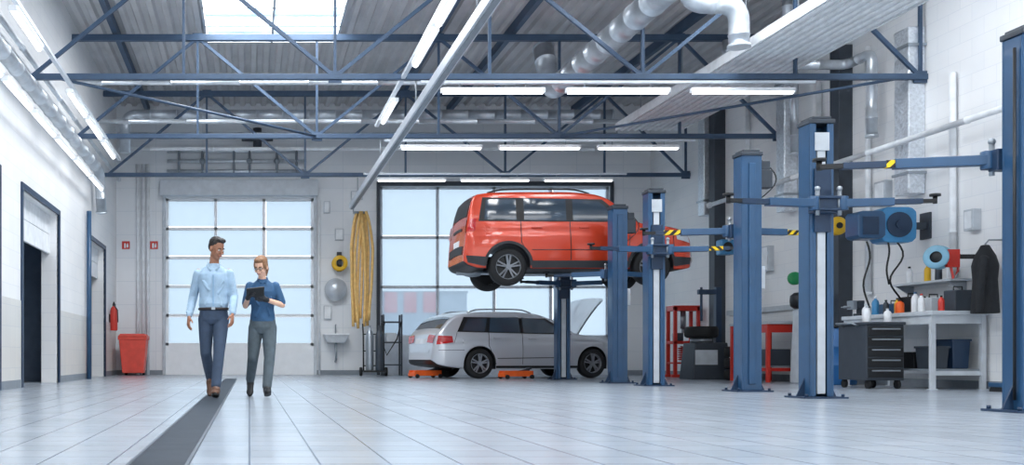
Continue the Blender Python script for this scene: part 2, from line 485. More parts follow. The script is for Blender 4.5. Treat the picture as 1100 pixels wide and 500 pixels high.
duct('heating_pipe','silver insulated pipe below ceiling panel',[(XR-1.5,19.4,6.3),(XR-1.5,19.4,5.75),(XR-.25,19.4,5.75),(XR-.25,19.4,4.2)],.07,.5,cat='pipe')
for y,z1 in ((17.4,5.6),(18.9,5.4),(21.6,5.8),(15.3,4.6)):
    duct('riser_pipe','white vertical pipe on workshop wall',[(XR-.07,y,z1),(XR-.07,y,1.5)],.045,1.4,mat=WHITEP,cat='pipe',group='riser pipes')
for y,z0,z1,w in ((16.2,2.95,5.5,.36),(19.9,3.2,5.9,.3),(23.4,3.6,6.1,.3)):
    t=thing('insulated_duct','foil wrapped vertical duct fixed to white wall','duct',(XR-.16,y,z0),group='foil wrapped ducts')
    g=G(); n=9; pl=[]
    for k in range(n+1):
        z=(z1-z0)*k/n; e=.008 if k%2 else 0
        pl.append((z,e))
    vs=[];fs=[]
    for z,e in pl: vs+=[(-.1-e,-w/2-e,z),(.155,-w/2-e,z),(.155,w/2+e,z),(-.1-e,w/2+e,z)]
    for k in range(n):
        for j in range(4): fs.append((k*4+j,k*4+(j+1)%4,(k+1)*4+(j+1)%4,(k+1)*4+j))
    fs+=[(3,2,1,0),tuple(n*4+j for j in range(4))]
    g.add(vs,fs); g.obj('foil_wrap',FOIL,t,.02)
    for z in (.3,(z1-z0)-.3):
        g=G(); g.bx(-.125,.157,-w/2-.03,w/2+.03,z,z+.04); g.obj('fixing_strap',STEEL,t)
for y,z1 in ((22.9,6.0),(18.1,5.8),(13.2,6.2)):
    g=G(); g.bx(-.13,.11,-.14,.14,0,z1); g.bx(-.16,.11,-.17,.17,0,.04)
    g.obj('steel_column',DGREY,loc=(XR-.11,y,0),bevel=.008,label='dark grey steel column against white wall',cat='column',group='wall columns')
for x,z0 in ((-2.86,.0),(-2.72,0),(-2.6,0)):
    g=G(); g.tube([(0,0,z0),(0,0,5.4)],.045,12)
    g.obj('riser_pipe',WHITEP,loc=(x,YB-.046,0),label='white vertical pipe beside glazed door',cat='pipe',group='riser pipes')
g=G(); g.tube([(0,0,0),(0,0,4.5)],.03,10); g.obj('riser_pipe',WHITEP,loc=(1.79,YB-.035,0),label='thin white vertical pipe beside door frame',cat='pipe')
g=G(); g.tube([(0,0,.0),(0,0,3.5)],.05,10); g.obj('riser_pipe',BLUE,loc=(XL+.08,21.9,0),label='blue vertical pipe on block wall',cat='pipe')
t=thing('pipe_manifold','silver pipe manifold mounted above glazed door','pipes',(-.3,YB-.15,5.1))
for z in (.1,.36,.62):
    g=G(); g.tube([(-1.8,0,z),(1.75,0,z)],.05,12); g.obj('header_pipe',GALV,t)
for x in (-1.5,-.9,-.1,.3,1.0,1.5):
    g=G(); g.tube([(x,-.02,.05),(x,-.02,.65)],.035,10); g.obj('branch_pipe',MGREY,t)
    g=G(); g.tube([(x,0,.1),(x,.145,.1)],.02,8); g.obj('wall_clamp',STEEL,t)
for x in (-.9,.3,1.0):
    g=G(); g.ell((x,-.08,.35),(.08,.08,.08)); g.tube([(x,-.07,.35),(x,-.16,.35)],.015,8); g.obj('valve',MGREY,t)
g=G(); g.tube([(.5,0,.7),(.5,0,1.2)],.11,16); g.tube([(.1,0,.95),(.9,0,.95)],.08,14); g.obj('pump_body',DGREY,t)
t=thing('radiant_heater_panel','long ribbed silver white radiant heating panel below roof','heater',(7.95,0,5.0))
g=G(); g.bx(-.62,.62,8,21,0,.05); g.bx(-.65,-.62,8,21,-.03,.12); g.bx(.62,.65,8,21,-.03,.12); g.obj('panel_sheet',WHITEP,t)
for i in range(9):
    x=-.54+.135*i; g=G(); g.tube([(x,8.05,-.012),(x,20.95,-.012)],.03,8); g.obj('heating_tube',WHITEP,t)
for y in (11.7,16,20.3):
    g=G(); g.bx(-.6,.6,y-.04,y+.04,.05,.1); g.tube([(-.4,y,.1),(-.4,y,1.8)],.01,6); g.tube([(.4,y,.1),(.4,y,1.8)],.01,6); g.obj('hanger',STEEL,t)

# ------------------------------------------------------------------ floor drain
t=thing('floor_drain','long dark steel grated drain channel set in tiles','drain',(-.384,0,0))
g=G(); g.bx(-.125,.125,2.5,22,.0005,.003); g.obj('channel',BLACK,t)
g=G()
g.bx(-.13,-.115,2.5,22,.001,.009); g.bx(.115,.13,2.5,22,.001,.009)
y=2.5
while y<22: g.bx(-.115,.115,y,y+.018,.002,.007); y+=.045
g.obj('grate',M('grate_steel',(78,88,100),.45,.5),t)

# ------------------------------------------------------------------ car lift posts
def lift(x,y,face,armz,ctrl,label,angs=(12,12),ln=(1.15,1.15),h=3.03,haz=(1,1),hz=(.56,.76)):
    t=thing('car_lift_post',label,'car lift',(x,y,0),0 if face<0 else math.pi,group='vehicle lift posts')
    g=G(); w,d=.13,.12
    g.bx(-w,w,d-.03,d,0.02,h); g.bx(-w,-w+.025,-d,d,0.02,h); g.bx(w-.025,w,-d,d,0.02,h)
    g.bx(-w,-w+.07,-d,-d+.02,0.02,h); g.bx(w-.07,w,-d,-d+.02,0.02,h)
    g.bx(-.045,.045,d,d+.025,.1,h-.1)
    g.obj('column',BLUE,t,.008)
    g=G(); g.bx(-.045,.045,-d+.005,-d+.05,.05,h-.12); g.obj('guide_strip',LGREY,t,.005)
    g=G(); g.bx(-w-.015,w+.015,-d-.015,d+.015,h,h+.05); g.bx(-w+.02,w-.02,-d-.005,d,h+.05,h+.08); g.obj('top_cap',DGREY,t,.01)
    g=G(); g.bx(-.08,.08,-d-.012,-d,h-.3,h-.1); g.obj('label_plate',LGREY,t,.003)
    g=G(); g.bx(-.24,.24,-.22,.22,0,.02)
    for a in (-.2,.2):
        for b in (-.18,.18): g.cyl((a,b,.02),(a,b,.05),.018,n=6)
    g.prism([(w,.02),(w+.09,.02),(w,.22)],'y',-.01,.01); g.prism([(-w,.02),(-w-.09,.02),(-w,.22)],'y',-.01,.01)
    g.obj('base_plate',BLUED,t)
    z=armz
    g=G(); g.bx(-.16,.16,-d-.13,-d-.01,z-.1,z+.08); g.bx(-.09,.09,-d-.03,-d-.002,z-.3,z+.4); g.bx(-.2,.2,-d-.17,-d-.1,z-.08,z-.05); g.bx(-.2,.2,-d-.17,-d-.1,z+.05,z+.08)
    g.obj('carriage',BLUED,t,.008)
    for sx in (-1,1):
        g=G(); g.cyl((sx*.12,-d-.135,z-.13),(sx*.12,-d-.135,z+.14),.022,n=12); g.ell((sx*.12,-d-.135,z+.16),(.03,.03,.03),n=10); g.obj('arm_lock_pin',STEEL,t)
    for k,(sgn,a,L) in enumerate(((-1,angs[0],ln[0]),(1,angs[1],ln[1]))):
        a=math.radians(a); dr=Vector((sgn*math.cos(a),-math.sin(a),0)); p=Vector((sgn*.16,-d-.13,z))
        g=G(); m=p+dr*L*.55
        g.beam(p,m,.1,.085); g.cyl(p+Vector((0,0,-.075)),p+Vector((0,0,.075)),.055)
        arm=g.obj('swing_arm',BLUE,t,.006)
        g=G(); g.beam(p+dr*L*.3,p+dr*L*.86,.07,.055); g.obj('arm_extension',BLUED,arm,.003)
        if haz[k]:
            g=G(); g.beam(p+dr*L*hz[0],p+dr*L*hz[1],.076,.062); g.obj('warning_tape',HAZ,arm)
        e=p+dr*L
        g=G(); g.beam(p+dr*L*.86,e,.06,.04); g.cyl(e-Vector((0,0,.03)),e+Vector((0,0,.05)),.022,n=12); g.cyl(e+Vector((0,0,.05)),e+Vector((0,0,.075)),.055,n=16); g.obj('lift_pad',BLACK,arm)
    if ctrl:
        g=G(); g.bx(-w-.16,-w,-.05,.09,h-.42,h-.18); g.bx(-w-.14,-w-.02,-.03,.07,h-.18,h-.06); g.obj('motor_unit',DGREY,t,.01)
        g=G(); pts=[]
        for i in range(13):
            u=i/12; pts.append((-w-.02-.2*math.sin(u*math.pi),.06,h-.05-.5*u))
        g.tube(pts,.008,6); g.obj('power_cable',BLACK,t)
        g=G(); g.bx(-w-.07,-w,-.08,.08,1.35,1.65); g.obj('control_box',LGREY,t,.012)
        g=G(); g.cyl((-w-.07,.0,1.55),(-w-.09,0,1.55),.025,n=14); g.obj('control_knob',REDP,t)
    else:
        g=G(); g.tube([(w+.02,.05,.1),(w+.02,.05,h-.1)],.012,8); g.obj('hydraulic_hose',BLACK,t)
    return t
B='blue steel vehicle lift post with swing arms '
lift(6.44,8.7,1,2.13,False,B+'at end of row',(14,14),(1.15,1.3),3.1,(0,1),(.42,.6))
lift(6.3,11.7,-1,2.13,False,B+'and silver guide rail',(12,12),(1.05,.9),haz=(0,0))
lift(6.58,13.9,1,2.15,True,B+'and looped power cable',(14,14),(1.0,1.05),3.1)
lift(6.38,16.6,-1,2.13,False,B+'beside empty bay',(12,12),(1.0,1.0),haz=(0,1))
lift(6.42,18.35,1,1.93,True,B+'holding up red car',(30,30),(1.0,1.0),haz=(0,0))
lift(6.33,21.3,-1,1.93,False,B+'behind raised red car',(30,30),(1.0,1.0),haz=(0,0))

# ------------------------------------------------------------------ cars
def pchip(pts):
    xs=[p[0] for p in pts]; ys_=[p[1] for p in pts]; n=len(xs)
    h=[xs[i+1]-xs[i] for i in range(n-1)]; d=[(ys_[i+1]-ys_[i])/h[i] for i in range(n-1)]
    m=[d[0]]+[0 if d[i-1]*d[i]<=0 else 2/(1/d[i-1]+1/d[i]) for i in range(1,n-1)]+[d[-1]]
    def f(x):
        x=min(max(x,xs[0]),xs[-1]); i=0
        while i<n-2 and x>xs[i+1]: i+=1
        t=(x-xs[i])/h[i]
        return ((2*t**3-3*t*t+1)*ys_[i]+(t**3-2*t*t+t)*h[i]*m[i]+(-2*t**3+3*t*t)*ys_[i+1]+(t**3-t*t)*h[i]*m[i+1])
    return f
def make_car(label,loc,rotz,S):
    L=S['L']; T=pchip(S['T']); B0=pchip(S['B']); W=pchip(S['W']); belt=S['belt']; tum=S['tumble']; ra=S['ra']; zc=S['r']
    t=thing('car',label,'car',loc,rotz); RC=S.get('rc',.08)
    def Bf(x):
        b=B0(x)
        for xc in S['wheels']:
            dx=abs(x-xc)
            if dx<=ra: b=max(b,zc+math.sqrt(max(0,ra*ra-dx*dx)))
        return min(b,T(x)-.06)
    def side(x,z):
        w=W(x); q=min(z,belt)
        return w-.05*((q-.58)/.45)**2-max(0,z-belt)*tum-.012*math.exp(-((z-belt+.14)/.03)**2)
    def P(x,y,z): return (x-L/2,y,z)
    cols=set(np.linspace(0,L,70).tolist()+np.linspace(0,.6,26).tolist()+np.linspace(L-.5,L,16).tolist())
    for xc in S['wheels']:
        for k in range(25): cols.add(xc+ra*math.cos(math.pi*k/24))
        cols.add(xc-ra-.001); cols.add(xc+ra+.001)
    cols=sorted(cols); g=G(); NR=26
    vs=[];ring=0
    for x in cols:
        b=Bf(x); tt=T(x); rc=min(RC,(tt-b)*.4); half=[(0,b),(.8*side(x,b),b)]
        for j in range(NR+1):
            z=b+(tt-rc-b)*j/NR; half.append((side(x,z),z))
        yc=side(x,tt-rc)
        half+=[(yc-.012,tt-rc*.5),(yc-.035,tt-rc*.2),(yc-.075,tt-rc*.04)]
        ye=yc-.11; cr=.03
        for f in (1,.75,.5,.25,0): half.append((ye*f,tt+cr*(1-f*f)))
        full=[P(x,y,z) for y,z in half]+[P(x,-y,z) for y,z in half[-2:0:-1]]
        ring=len(full); vs+=full
    g.v=vs
    for i in range(len(cols)-1):
        for j in range(ring):
            j2=(j+1)%ring
            g.f.append((i*ring+j,i*ring+j2,(i+1)*ring+j2,(i+1)*ring+j))
            g.m.append(1 if (j<2 or j>=ring-2) else 0); g.s.append(True)
    g.f.append(tuple(range(ring))); g.m.append(0); g.s.append(False)
    k=(len(cols)-1)*ring; g.f.append(tuple(k+j for j in range(ring))[::-1]); g.m.append(0); g.s.append(False)
    g.obj('body',[S['paint'],BLACK],t)
    def spatch(name,q,mat,off=.006,sides=(-1,1),n=10,m=5,lab=None):
        obs=[]
        for sd in sides:
            g=G(); vs=[]
            for j in range(m+1):
                v=j/m
                for i in range(n+1):
                    u=i/n
                    x=(q[0][0]*(1-u)+q[1][0]*u)*(1-v)+(q[3][0]*(1-u)+q[2][0]*u)*v
                    z=(q[0][1]*(1-u)+q[1][1]*u)*(1-v)+(q[3][1]*(1-u)+q[2][1]*u)*v
                    vs.append(P(x,sd*(side(x,z)+off),z))
            g.add(vs,[(j*(n+1)+i,j*(n+1)+i+1,(j+1)*(n+1)+i+1,(j+1)*(n+1)+i) for j in range(m) for i in range(n)],0,True)
            obs.append(g.obj(name,mat,t,label=lab))
        return obs
    def tpatch(name,x0,x1,ya,yb,mat,off=.008,n=10,m=10,lab=None):
        g=G(); vs=[]
        for j in range(m+1):
            x=x0+(x1-x0)*j/m; e=.004
            dz=(T(x+e)-T(x-e))/(2*e); nn=Vector((-dz,1)).normalized()
            ym=side(x,T(x)-RC)-.11
            for i in range(n+1):
                u=ya+(yb-ya)*i/n
                y=u*ym
                z=T(x)+.03*(1-min(1,(y/ym)**2))
                vs.append(P(x+nn[0]*off,y,z+nn[1]*off))
        g.add(vs,[(j*(n+1)+i,j*(n+1)+i+1,(j+1)*(n+1)+i+1,(j+1)*(n+1)+i) for j in range(m) for i in range(n)],0,True)
        return g.obj(name,mat,t,label=lab)
    for q in S['dlo']: spatch('window_trim',q,BLACK,.003,n=30,m=10)
    for q in S['win']: spatch('side_window',q,GLASS,.008)
    tpatch('windshield',S['ws'][0],S['ws'][1],-1.04,1.04,GLASS)
    tpatch('rear_window',S['rw'][0],S['rw'][1],-.98,.98,S.get('rearglass',BLACK))
    for q in S['tail']:
        spatch('tail_light',q,S['tailmat'],.012,n=6,m=6)
    for (x0,x1,ya) in S['tailtop']:
        for sg in (-1,1): tpatch('tail_light',x0,x1,sg*ya,sg*1.15,S['tailmat'],.014,n=4,m=4)
    for (x0,x1,yy,mt,nm) in S.get('rearpatch',[]): tpatch(nm,x0,x1,-yy,yy,mt,.01,n=12,m=4)
    for q in S['head']: spatch('headlight',q,LGREY,.01,n=5,m=3)
    for q in S['seams']:
        spatch('door_seam',q,BLACK,.004,n=1 if abs(q[0][0]-q[1][0])<.1 else 12,m=8)
    for q in S.get('clad',[]): spatch('lower_cladding',q,S['cladmat'],.014,n=16,m=2)
    for (x,z) in S['handles']:
        for sd in (-1,1):
            g=G(); g.bx(-.09,.09,-.012,.012,-.014,.014); g.obj('door_handle',S['paint'],t,.008,loc=P(x,sd*(side(x,z)+.016),z))
    if S.get('archmat'):
        for xc in S['wheels']:
            for sd in (-1,1):
                g=G(); vs=[]; n=24
                for k in range(n+1):
                    th=math.pi*k/n
                    for rr in (ra-.005,ra+.045):
                        x=xc+rr*math.cos(th); z=zc+rr*math.sin(th); vs.append(P(x,sd*(side(x,z)+.016),z))
                g.add(vs,[(2*k,2*k+1,2*k+3,2*k+2) for k in range(n)],0,True); g.obj('wheel_arch_trim',S['archmat'],t)
    for sd in (-1,1):
        g=G(); pts=[]
        for k in range(15):
            x=S['rail'][0]+(S['rail'][1]-S['rail'][0])*k/14; h=.05*math.sin(math.pi*min(1,max(0,min(k,14-k)/2.5))/2)
            pts.append(P(x,sd*(side(x,T(x)-.1)-.09),T(x)+h))
        g.tube(pts,.016,8); g.obj('roof_rail',S['railmat'],t)
        x,z=S['mirror']
        g=G(); g.ell((0,0,0),(.075,.11,.075),n=14); g.bx(-.02,.03,-sd*.16,0,-.06,-.02)
        g.obj('door_mirror',S['paint'],t,loc=P(x,sd*(side(x,z)+.12),z))
    tx=S['plate']
    g=G(); g.bx(-.008,.008,-.26,.26,-.055,.055); g.obj('number_plate',WHITEP,t,loc=P(tx[0],0,tx[1]))
    for xc in S['wheels']:
        for sd in (-1,1):
            y=sd*(W(xc)-.115); r=S['r']
            g=G(); prof=[(r*.62,-.1),(r*.78,-.108),(r*.93,-.1),(r*.985,-.075),(r,-.03),(r,.03),(r*.985,.075),(r*.93,.1),(r*.78,.108),(r*.62,.1)]
            g.lathe(prof,ax=(0,1,0),n=40)
            wh=g.obj('wheel',RUBBER,t,loc=P(xc,y,S['r']+S.get('droop',0)),label='black rubber tyre')
            g=G(); R=r*.68
            g.lathe([(R,-.09),(R,sd*.098),(R*.93,sd*.106),(R*.9,sd*.07),(R*.88,-.0)],ax=(0,1,0),n=36,mi=0)
            g.lathe([(R*.9,sd*.03),(.001,sd*.04)],ax=(0,1,0),n=24,mi=1)
            for k in range(5):
                th=2*math.pi*k/5+.3
                for dd in (-.17,.17):
                    a=Vector((math.cos(th+dd*1.2)*.05,sd*.095,math.sin(th+dd*1.2)*.05)); b=Vector((math.cos(th+dd)*R*.93,sd*.1,math.sin(th+dd)*R*.93))
                    g.beam(a,b,.034,.026,0)
            g.cyl((0,sd*.05,0),(0,sd*.115,0),.05,n=16,mi=0)
            g.obj('alloy_rim',[S['rim'],BLACK],wh)
    if S.get('under'):
        g=G(); g.tube([P(.1,.4,.3),P(.8,.35,.3),P(1.2,.1,.26),P(3.0,.05,.26)],.035,10); g.ell(P(.4,.4,.32),(.22,.1,.09))
        g.obj('exhaust_pipe',STEEL,t)
        for xc in S['wheels']:
            g=G(); g.bx(xc-L/2-.06,xc-L/2+.06,-.7,.7,S['r']-.05,S['r']+.05); g.obj('axle',DGREY,t,.02)
    return t,P,side,T
REDC=M('car_paint_red',(212,66,34),.25,.15,.02,1,coat=.9)
SILC=M('car_paint_silver',(208,213,221),.3,.35,.02,1,coat=.8)
TAIL=M('tail_light_red',(190,24,28),.15,0,.05,10,coat=.8)
CLAD=M('cladding',(44,47,52),.6)
yeti=dict(L=4.22,r=.34,ra=.40,belt=1.1,tumble=.17,rc=.055,paint=REDC,rim=M('rim_grey',(130,135,142),.3,.7),railmat=BLACK,tailmat=TAIL,
 T=[(0,.5),(.015,.7),(.035,.9),(.05,1.06),(.08,1.22),(.13,1.44),(.19,1.6),(.28,1.66),(.6,1.69),(1.2,1.7),(1.8,1.7),(2.35,1.66),(2.6,1.58),(2.85,1.38),(3.1,1.17),(3.22,1.12),(3.7,1.06),(4.0,.97),(4.12,.82),(4.18,.62),(4.22,.5)],
 B=[(0,.44),(.08,.36),(.3,.3),(3.9,.28),(4.1,.32),(4.22,.44)],
 W=[(0,.74),(.05,.83),(.2,.88),(.6,.9),(3.4,.9),(3.85,.86),(4.08,.76),(4.22,.54)],
 wheels=(.78,3.36),
 dlo=[[(.26,1.15),(2.98,1.13),(2.5,1.55),(.34,1.59)]],
 win=[[(.36,1.18),(.94,1.17),(.94,1.55),(.4,1.55)],[(1.08,1.17),(1.84,1.16),(1.84,1.56),(1.08,1.56)],[(1.96,1.16),(2.86,1.15),(2.44,1.51),(1.96,1.55)]],
 ws=(2.62,3.07),rw=(.085,.185),tail=[[(.05,.97),(.19,.97),(.22,1.2),(.12,1.2)]],tailtop=[(.04,.075,.9)],
 rearpatch=[(.004,.016,.95,CLAD,'rear_bumper_cladding'),(.043,.048,.6,BLACK,'tailgate_seam')],
 head=[[(3.82,.82),(4.09,.76),(4.05,.88),(3.8,.98)]],
 seams=[[(1.01,.75),(1.025,.75),(1.025,1.16),(1.01,1.16)],[(1.895,.44),(1.91,.44),(1.91,1.16),(1.895,1.16)],[(2.92,.44),(2.935,.44),(2.995,1.12),(2.98,1.12)],[(1.2,.62),(2.92,.62),(2.92,.635),(1.2,.635)],[(3.76,.6),(3.775,.6),(3.76,.97),(3.745,.97)],[(1.2,.44),(1.213,.44),(1.025,.76),(1.012,.76)]],
 clad=[[(1.2,.3),(2.95,.3),(2.95,.43),(1.2,.43)],[(.06,.4),(.36,.33),(.37,.5),(.03,.53)],[(3.78,.33),(4.1,.38),(4.14,.5),(3.78,.5)]],cladmat=CLAD,archmat=CLAD,
 handles=[(1.3,1.03),(2.15,1.03)],rail=(.45,2.3),mirror=(2.78,1.2),plate=(.025,.8),droop=-.02,under=True)
car1=make_car('orange-red compact car raised on blue lift',(5.98,19.78,1.76),0,yeti)[0]
octa=dict(L=4.6,r=.32,ra=.37,belt=.93,tumble=.3,paint=SILC,rim=M('rim_silver',(175,180,188),.3,.7),railmat=M('rail_silver',(190,195,200),.3,.6),tailmat=TAIL,rearglass=GLASS,
 T=[(0,.5),(.02,.68),(.05,.86),(.09,.95),(.17,1.03),(.38,1.25),(.54,1.35),(.75,1.395),(1.1,1.425),(1.8,1.435),(2.35,1.40),(2.7,1.3),(3.05,1.1),(3.28,.98),(3.5,.94),(4.0,.85),(4.35,.73),(4.5,.6),(4.57,.48),(4.6,.42)],
 B=[(0,.4),(.1,.3),(.4,.24),(.9,.2),(4.2,.2),(4.45,.25),(4.6,.36)],
 W=[(0,.6),(.06,.74),(.25,.84),(.8,.9),(3.6,.9),(4.1,.84),(4.42,.68),(4.6,.4)],
 wheels=(1.0,3.68),
 dlo=[[(.5,.99),(3.18,.94),(2.6,1.29),(.68,1.31)]],
 win=[[(.62,1.02),(1.12,1.0),(1.22,1.28),(.78,1.26)],[(1.22,1.0),(1.95,.98),(1.95,1.31),(1.3,1.3)],[(2.03,.98),(3.02,.97),(2.56,1.25),(2.03,1.31)]],
 ws=(2.76,3.24),rw=(.19,.44),tail=[[(.06,.72),(.4,.77),(.38,.9),(.1,.91)]],tailtop=[(.03,.07,.62)],
 head=[[(3.95,.66),(4.36,.58),(4.3,.7),(3.92,.79)]],
 seams=[[(1.2,.68),(1.213,.68),(1.22,1.0),(1.205,1.0)],[(1.99,.3),(2.0,.3),(2.0,.98),(1.99,.98)],[(3.1,.3),(3.112,.3),(3.13,.93),(3.118,.93)],[(.1,.6),(.64,.6),(.64,.61),(.1,.61)],[(1.4,.42),(3.1,.44),(3.1,.455),(1.4,.435)],[(1.37,.3),(1.383,.3),(1.213,.7),(1.2,.7)],[(.42,.76),(.43,.76),(.5,.98),(.49,.98)]],
 clad=[[(1.37,.22),(3.31,.22),(3.31,.27),(1.37,.27)]],cladmat=BLACK,archmat=None,
 rearpatch=[(.004,.012,.95,SILC,'rear_bumper')],
 handles=[(1.4,.86),(2.22,.86)],rail=(.8,2.3),mirror=(2.92,1.0),plate=(.03,.8),under=False)
car2,P2,side2,T2=make_car('silver estate car parked with raised bonnet',(5.93,23.45,0),math.radians(14),octa)
g=G(); vs=[];n=8;m=8
for k in (0,1):
    for j in range(m+1):
        v=j/m; x=3.4+.72*v; z=.99+.8*v+.07*math.sin(v*math.pi); wv=.76-.12*v*v
        for i in range(n+1):
            u=-1+2*i/n; vs.append(P2(x+(.02*k)-.04*u*u,u*wv,z-.03*k-.04*u*u))
q=(n+1)*(m+1)
fs=[(j*(n+1)+i,j*(n+1)+i+1,(j+1)*(n+1)+i+1,(j+1)*(n+1)+i) for j in range(m) for i in range(n)]
g.add(vs,fs+[tuple(q+a for a in f[::-1]) for f in fs],0,True); g.obj('raised_bonnet',SILC,car2)
g=G(); g.tube([P2(4.1,.5,.85),P2(3.9,.5,1.5)],.01,6); g.obj('bonnet_stay',BLACK,car2)

# ------------------------------------------------------------------ people
SKIN1=M('skin_tan',(158,110,86),.5,0,.04,20); SKIN2=M('skin_fair',(228,182,156),.5,0,.04,20)
def hand(g,w,d,u,n,curl=.35,s=1.,k=1.):
    d=Vector(d).normalized(); u=Vector(u); u=(u-d*u.dot(d)).normalized(); n=Vector(n); n=(n-d*n.dot(d)-u*n.dot(u)).normalized()
    w=Vector(w)
    Ls=[.070,.079,.073,.057]
    for i in range(4):
        off=(.031-.0215*i)*s; kn=w+d*(.088-.004*abs(i-1))*s+u*off
        g.limb([w+u*off*.6+d*.01*s,kn],[.014*s*k,.0125*s*k],8)
        p=kn; a=0; fr=(.45,.3,.25)
        for j in range(3):
            a+=curl*(.8 if j==0 else 1.)
            dr=d*math.cos(a)+n*math.sin(a)
            q=p+dr*Ls[i]*fr[j]*s
            g.limb([p,q],[(.0092-.001*j)*s*k,(.0085-.001*j)*s*k],8); p=q
    g.limb([w+d*.03*s,w+d*.075*s],[.02*s*k,.018*s*k],10)
    b=w+d*.02*s+u*.024*s; e=b+(d*.6+u*.6+n*.3).normalized()*.042*s; f=e+(d*.85+u*.15+n*.5).normalized()*.034*s
    g.limb([b,e,f],[.015*s*k,.011*s*k,.0085*s*k],8)
def headgeo(g,Mx,s):
    R=Mx.to_3x3()
    def pt(x,y,z): return Mx@Vector((x*s,y*s,z*s))
    def e(c,r): g.ell(pt(*c),tuple(a*s for a in r),R)
    e((0,.012,.035),(.074,.096,.095)); e((0,-.012,-.035),(.058,.074,.078)); e((0,-.045,-.088),(.028,.03,.026))
    e((0,-.05,.0),(.058,.04,.06))
    g.limb([pt(0,-.088,.0),pt(0,-.108,-.028)],[.009*s,.014*s],8)
    e((-.04,-.07,-.03),(.02,.016,.018)); e((.04,-.07,-.03),(.02,.016,.018))
    e((0,-.088,-.058),(.024,.012,.012))
    for sx in (-1,1): e((sx*.074,.012,-.01),(.012,.02,.032))
def faceparts(t,Mx,s,brow):
    R=Mx.to_3x3()
    def pt(x,y,z): return Mx@Vector((x*s,y*s,z*s))
    EW=M('eye_white',(235,235,232),.3); EI=M('iris_dark',(40,28,22),.2); LP=M('lips',(168,92,84),.5)
    for sx in (-1,1):
        g=G(); g.ell(pt(sx*.031,-.083,.004),(.014*s,.009*s,.007*s),R,mi=0); g.ell(pt(sx*.031,-.0895,.003),(.006*s,.005*s,.006*s),R,mi=1)
        g.obj('eye',[EW,EI],t)
        g=G(); g.limb([pt(sx*.014,-.09,.024),pt(sx*.033,-.09,.029),pt(sx*.05,-.078,.022)],[.0045*s,.005*s,.003*s],6); g.obj('eyebrow',brow,t)
    g=G(); g.limb([pt(-.022,-.094,-.058),pt(0,-.1,-.056),pt(.022,-.094,-.058)],[.003*s,.006*s,.003*s],6); g.obj('lips',LP,t)
def shoe(t,ank,yaw,pitch,mat,s=1.,lab=None):
    R=(Matrix.Rotation(yaw,3,'Z')@Matrix.Rotation(pitch,3,'X'))
    a=Vector(ank)
    def p(x,y,z): return a+R@Vector((x*s,y*s,z*s))
    g=G(); g.limb([p(0,.035,-.045),p(0,-.06,-.05),p(0,-.15,-.062)],[.04*s,.044*s,.032*s],12); g.limb([p(0,.01,.02),p(0,-.02,-.03)],[.045*s,.05*s],12)
    g.ell(p(0,-.13,-.064),(.046*s,.07*s,.028*s),R)
    sh=g.obj('shoe',mat,t,voxel=.006,smooth=3,label=lab)
    g=G(); pl=[]
    for k in range(20):
        th=2*math.pi*k/20; yy=-.065+.135*math.sin(th); ww=.046 if math.sin(th)<0 else .038
        pl.append((ww*math.cos(th),yy))
    vs=[p(x,y,-.095) for x,y in pl]+[p(x,y,-.072) for x,y in pl]
    g.add(vs,[tuple(range(20))[::-1],tuple(range(20,40))]+[(i,(i+1)%20,20+(i+1)%20,20+i) for i in range(20)]); g.obj('shoe_sole',BLACK,sh)

# --- man
tm=thing('person','person in light blue shirt and dark trousers walking, looking aside','person',(-.40,11.75,0))
Mh=Matrix.Translation((.035,-.05,1.66))@Matrix.Rotation(math.radians(42),4,'Z')@Matrix.Rotation(math.radians(20),4,'X')
g=G(); headgeo(g,Mh,.98)
g.limb([(0,.02,1.46),(.015,-.005,1.6)],[.055,.052])
g.rings([(0,0,.84,.12,.09),(0,0,.95,.14,.1),(0,0,1.05,.135,.095),(0,0,1.2,.15,.1),(0,0,1.34,.155,.1),(0,0,1.42,.12,.08),(0,0,1.48,.055,.05)])
aL=[(-.17,.01,1.4),(-.235,.1,1.13),(-.27,-.06,.915)]; aR=[(.17,-.01,1.4),(.222,-.0,1.13),(.215,-.19,.935)]
for a in (aL,aR): g.limb(a,[.045,.038,.027])
hand(g,(-.272,-.07,.9),(-.05,-.3,-1),(.35,-1,.3),(1,.3,0),.35); hand(g,(.213,-.2,.92),(-.05,-.4,-1),(-.3,-1,.3),(-1,.3,0),.4)
lL=[(-.085,0,.9),(-.085,-.03,.5),(-.05,.33,.2)]; lR=[(.085,0,.9),(.065,-.18,.51),(.035,-.32,.12)]
for l in (lL,lR): g.limb(l,[.078,.052,.035])
g.obj('body',SKIN1,tm,voxel=.0055,smooth=2)
SHIRT=M('shirt_light_blue',(156,182,204),.75,0,.08,14,bump=.35)
g=G()
g.rings([(0,0,.965,.148,.11),(0,0,.99,.156,.12),(0,-.005,1.05,.168,.134),(0,0,1.12,.158,.124),(0,0,1.22,.163,.123),(0,0,1.32,.175,.126),(0,0,1.38,.175,.118),(0,.0,1.42,.155,.1),(0,.005,1.455,.115,.085),(0,.01,1.48,.08,.073),(0,.01,1.5,.068,.068)],n=32)
for a in (aL,aR):
    p=[Vector(v) for v in a]; g.limb([p[0]+Vector((0,0,-.015)),p[0].lerp(p[1],.5),p[1],p[1].lerp(p[2],.5),p[2].lerp(p[1],.04)],[.058,.055,.052,.046,.036])
    for u in (.75,.85,.95): 
        c=p[0].lerp(p[1],u); g.limb([c+Vector((-.045,-.03,.0)),c+Vector((.0,-.05,.02)),c+Vector((.045,-.02,.01))],[.01,.012,.01],6)
    for u in (.25,.6,.85):
        c=p[1].lerp(p[2],u); g.limb([c+Vector((-.04,-.02,.015)),c+Vector((.0,-.04,-.005)),c+Vector((.035,-.02,.01))],[.009,.011,.009],6)
